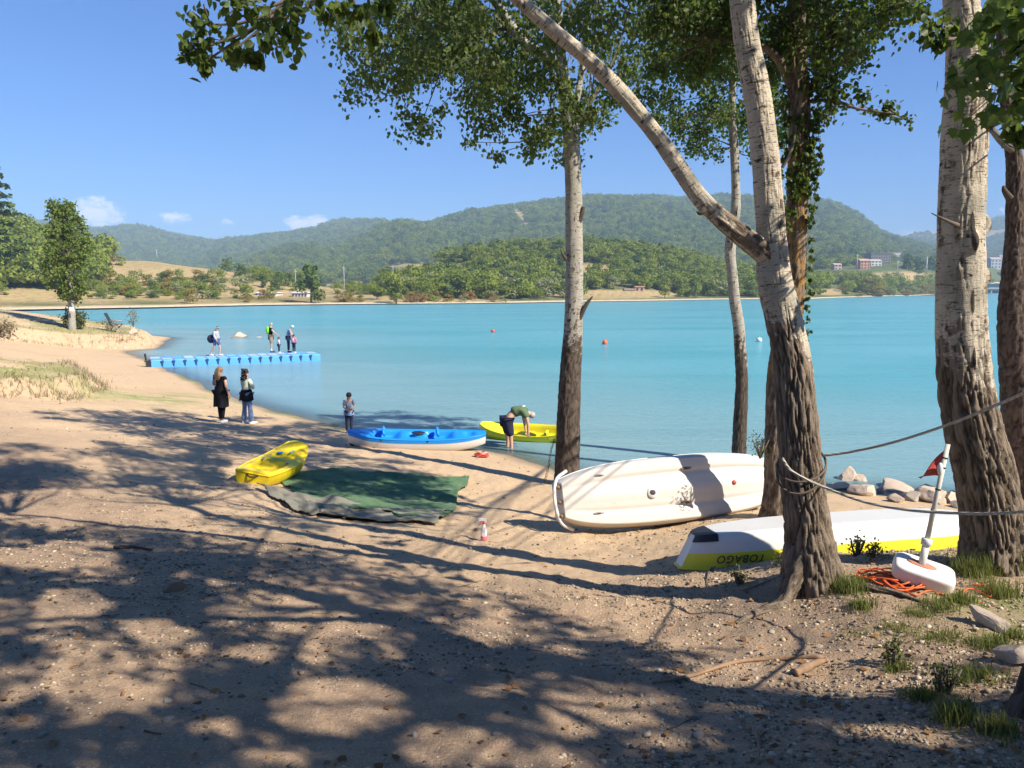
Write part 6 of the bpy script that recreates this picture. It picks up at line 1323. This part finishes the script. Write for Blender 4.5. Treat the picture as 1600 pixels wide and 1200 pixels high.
# ------------------------------------------------------------------ gravel, leaf litter, grass
ico = np.array([[0, 1, 1.618], [0, -1, 1.618], [0, 1, -1.618], [0, -1, -1.618], [1, 1.618, 0], [-1, 1.618, 0], [1, -1.618, 0], [-1, -1.618, 0], [1.618, 0, 1], [-1.618, 0, 1], [1.618, 0, -1], [-1.618, 0, -1]]) / 1.9
icf = np.array([[0, 1, 8], [0, 8, 4], [0, 4, 5], [0, 5, 9], [0, 9, 1], [1, 6, 8], [8, 6, 10], [8, 10, 4], [4, 10, 2], [4, 2, 5], [5, 2, 11], [5, 11, 9], [9, 11, 7], [9, 7, 1], [1, 7, 6], [3, 6, 7], [3, 7, 11], [3, 11, 2], [3, 2, 10], [3, 10, 6]])
n = 120000; d_ = rng.uniform(0, 1, n); Yg = 2.3 + 9.5 * d_ ** 1.6; Xg = rng.uniform(-.78, .78, n) * (Yg + .4)
den = ss(fbm(Xg * .8, Yg * .8, 6.), -.35, .35) * (1 - .8 * ss(Yg, 7, 11)) * (.35 + .65 * ss(fbm(Xg * 3, Yg * 3, 2.), -.3, .2)); keep = rng.uniform(0, 1, n) < den * .85
Xg, Yg = Xg[keep], Yg[keep]; n = len(Xg); sz = np.exp(rng.normal(-4.95, .47, n)); sz = np.clip(sz, .0022, .022)
nb = 5200; Yb_ = rng.uniform(8, 36, nb); Xb_ = rng.uniform(-.72, .35, nb) * Yb_; kb = (sdist(Xb_, Yb_) > .25) & (fbm(Xb_ * .5, Yb_ * .5, 4.) > rng.uniform(-.5, .35, nb)); Xb_, Yb_ = Xb_[kb], Yb_[kb]
Xg, Yg = np.concatenate([Xg, Xb_]), np.concatenate([Yg, Yb_]); sz = np.concatenate([sz, np.clip(np.exp(rng.normal(-4.3, .45, len(Xb_))), .006, .035)]); n = len(Xg)
q = ico[None] * (1 + rng.normal(0, .16, (n, 12, 1))) * (sz[:, None, None] * np.stack([rng.uniform(.8, 1.4, n), rng.uniform(.7, 1.1, n), rng.uniform(.45, .75, n)], 1)[:, None, :])
a = rng.uniform(0, 6.28, n); ca, sa = np.cos(a)[:, None], np.sin(a)[:, None]
q = np.stack([q[:, :, 0] * ca - q[:, :, 1] * sa, q[:, :, 0] * sa + q[:, :, 1] * ca, q[:, :, 2]], -1) + np.stack([Xg, Yg, hground(Xg, Yg) + sz * .12], 1)[:, None, :]
m, t, out = new_mat('gravel_stone'); ri = t.add('ShaderNodeNewGeometry').outputs['Random Per Island']
cr = t.add('ShaderNodeValToRGB'); t.l.new(ri, cr.inputs[0]); e = cr.color_ramp.elements
e[0].position, e[0].color = 0., (.11, .085, .06, 1); e[1].position, e[1].color = 1., (.54, .45, .33, 1)
for ps, cc in ((.35, (.24, .18, .125, 1)), (.7, (.37, .30, .215, 1))): x = e.new(ps); x.color = cc
b = t.add('ShaderNodeBsdfPrincipled', ins={'Base Color': cr.outputs[0], 'Roughness': .85, 'Specular IOR Level': .25}); t.l.new(b.outputs[0], out.inputs[0])
tag(ob('gravel', np_mesh('gravel', q.reshape(-1, 3), (np.arange(n)[:, None, None] * 12 + icf[None]).reshape(-1, 3)), m, None, False), 'loose pale gravel scattered over the foreground soil', kind='stuff')
sm = [rock_mesh(200 + i, 2) for i in range(5)]
for s_ in sm: s_.materials.append(M_rockg); s_.shade_smooth()
for i in range(70):
    Y = 2.4 + 5.5 * random.random() ** 1.4; X = random.uniform(-.68, .66) * Y; r_ = random.uniform(.016, .04)
    o = bpy.data.objects.new('small_stone', sm[i % 5]); COL.objects.link(o); o.location = (X, Y, gz(X, Y) + r_ * .15); o.scale = (r_ * 1.2, r_, r_ * .6); o.rotation_euler = (0, 0, random.uniform(0, 6)); tag(o, 'small rounded stone half sunk in the foreground soil', 'stone', 'small stones on the foreground soil')
n = 1500; Yl = 2.4 + 9 * rng.uniform(0, 1, n) ** 1.3; Xl = rng.uniform(-.7, .75, n) * Yl; k = rng.uniform(0, 1, n) < .35 + .65 * (Xl > 1.0); Xl, Yl = Xl[k], Yl[k]
V, F_ = leaf_geo(np.stack([Xl, Yl, hground(Xl, Yl) + .012], 1), np.full(len(Xl), .05), np.random.default_rng(5), .0); 
cz = np.repeat(hground(Xl, Yl) + .012, 6); V[:, 2] = cz + (V[:, 2] - cz) * .25
tag(ob('leaf_litter', np_mesh('leaf_litter', V, F_), leafmat('dead_leaf', (.16, .075, .03), (.40, .22, .10), .15, False, .1), None, False), 'dead leaves scattered over the soil', kind='stuff')
def blades(name, X, Y, Hh, wd_, mat, label, seed, lean=.5):
    g = np.random.default_rng(seed); n = len(X); z = hground(X, Y) - .01; a = g.uniform(0, 6.28, n); L = g.uniform(.3, 1.) * 0 + g.uniform(.25, 1., n) * lean
    dx, dy = np.cos(a), np.sin(a); px_, py_ = -dy * wd_ * .5, dx * wd_ * .5; rows = []
    for f_, w_ in ((0, 1.), (.4, .85), (.75, .55), (1., .06)):
        h_ = Hh * f_ * (1 - .35 * L * f_); o_ = Hh * L * f_ ** 2
        for s in (-1, 1): rows.append(np.stack([X + dx * o_ + s * px_ * w_, Y + dy * o_ + s * py_ * w_, z + h_], 1))
    V = np.stack(rows, 1).reshape(-1, 3); F_ = (np.arange(n)[:, None, None] * 8 + np.array([[0, 1, 3, 2], [2, 3, 5, 4], [4, 5, 7, 6]])[None]).reshape(-1, 4)
    tag(ob(name, np_mesh(name, V, F_), mat, None, False), label, kind='stuff')
M_grass = leafmat('grass_blade', (.09, .12, .03), (.26, .25, .09), .35, False, .15)
def tufts(cs, seed):
    g = np.random.default_rng(seed); Xs, Ys, Hs = [], [], []
    for px, py, rpx, n_, h_ in cs:
        p = G(px, py); k = p.y / FPX; Xs.append(p.x + g.normal(0, rpx * k * .5, n_)); Ys.append(p.y + g.normal(0, rpx * k * .6, n_)); Hs.append(h_ * g.uniform(.4, 1.1, n_))
    return np.concatenate(Xs), np.concatenate(Ys), np.concatenate(Hs)
X, Y, Hh = tufts([(1325, 925, 26, 700, .14), (1345, 950, 20, 300, .09), (1300, 905, 12, 200, .10), (1500, 945, 24, 420, .10), (1465, 955, 26, 350, .08), (1430, 960, 26, 280, .06), (1400, 985, 30, 260, .05), (1520, 900, 30, 380, .22), (1580, 890, 26, 520, .30), (1560, 930, 30, 320, .16), (1550, 1010, 30, 420, .08), (1520, 1060, 40, 520, .07), (1470, 1000, 40, 420, .06), (1490, 1130, 30, 320, .14), (1560, 1150, 26, 260, .10), (1440, 1090, 24, 260, .08), (1400, 1045, 22, 220, .07), (1585, 1000, 18, 160, .1), (1340, 990, 26, 160, .04)], 4)
blades('grass', X, Y, Hh, .006, M_grass, 'tufts of grass between the right hand trunks', 6)
n = 16000; Xb = rng.uniform(-60, -13, n); Yb = rng.uniform(20, 72, n); k = np.maximum(ss(pdist(Xb, Yb, BANK1), .0, .7), ss(pdist(Xb, Yb, BANK2), .0, 1.)) * ss(fbm(Xb * .5, Yb * .5, 5.), -.4, .15) > rng.uniform(0, 1, n); Xb, Yb = Xb[k], Yb[k]
blades('bank_grass', Xb, Yb, rng.uniform(.05, .16, len(Xb)), .03, M_grass, 'short grass on the eroded banks at the left', 7)
e1 = np.concatenate([BANK1[1:6], BANK2[:4]]); 
n = 2600; j = rng.integers(0, 2, n); t_ = rng.uniform(0, 1, n); 
def along(poly, n, seed): 
    g = np.random.default_rng(seed); i = g.integers(0, len(poly) - 1, n); t_ = g.uniform(0, 1, n)[:, None]; q = poly[i] * (1 - t_) + poly[i + 1] * t_ + g.normal(0, .28, (n, 2)); return q[:, 0], q[:, 1]
X1, Y1 = along(BANK1[0:6], 1500, 3); X2, Y2 = along(BANK2[0:5], 1300, 4)
blades('dry_bank_weeds', np.concatenate([X1, X2]), np.concatenate([Y1, Y2]), rng.uniform(.10, .34, 2800), .02, M_dry, 'dry straw coloured weeds hanging along the eroded bank edges', 8, .9)

# ------------------------------------------------------------------ air
hb = MB().box((0, 2800, 228), (12000, 6600, 472)).build('haze', None, None, False); tag(hb, 'thin blue summer haze over the lake', kind='stuff')
m, t, out = new_mat('haze_air'); pv = t.add('ShaderNodeVolumePrincipled', ins={'Color': (.52, .75, 1.), 'Density': HAZE, 'Anisotropy': -.08}); t.l.new(pv.outputs[0], out.inputs['Volume']); hb.data.materials.append(m)
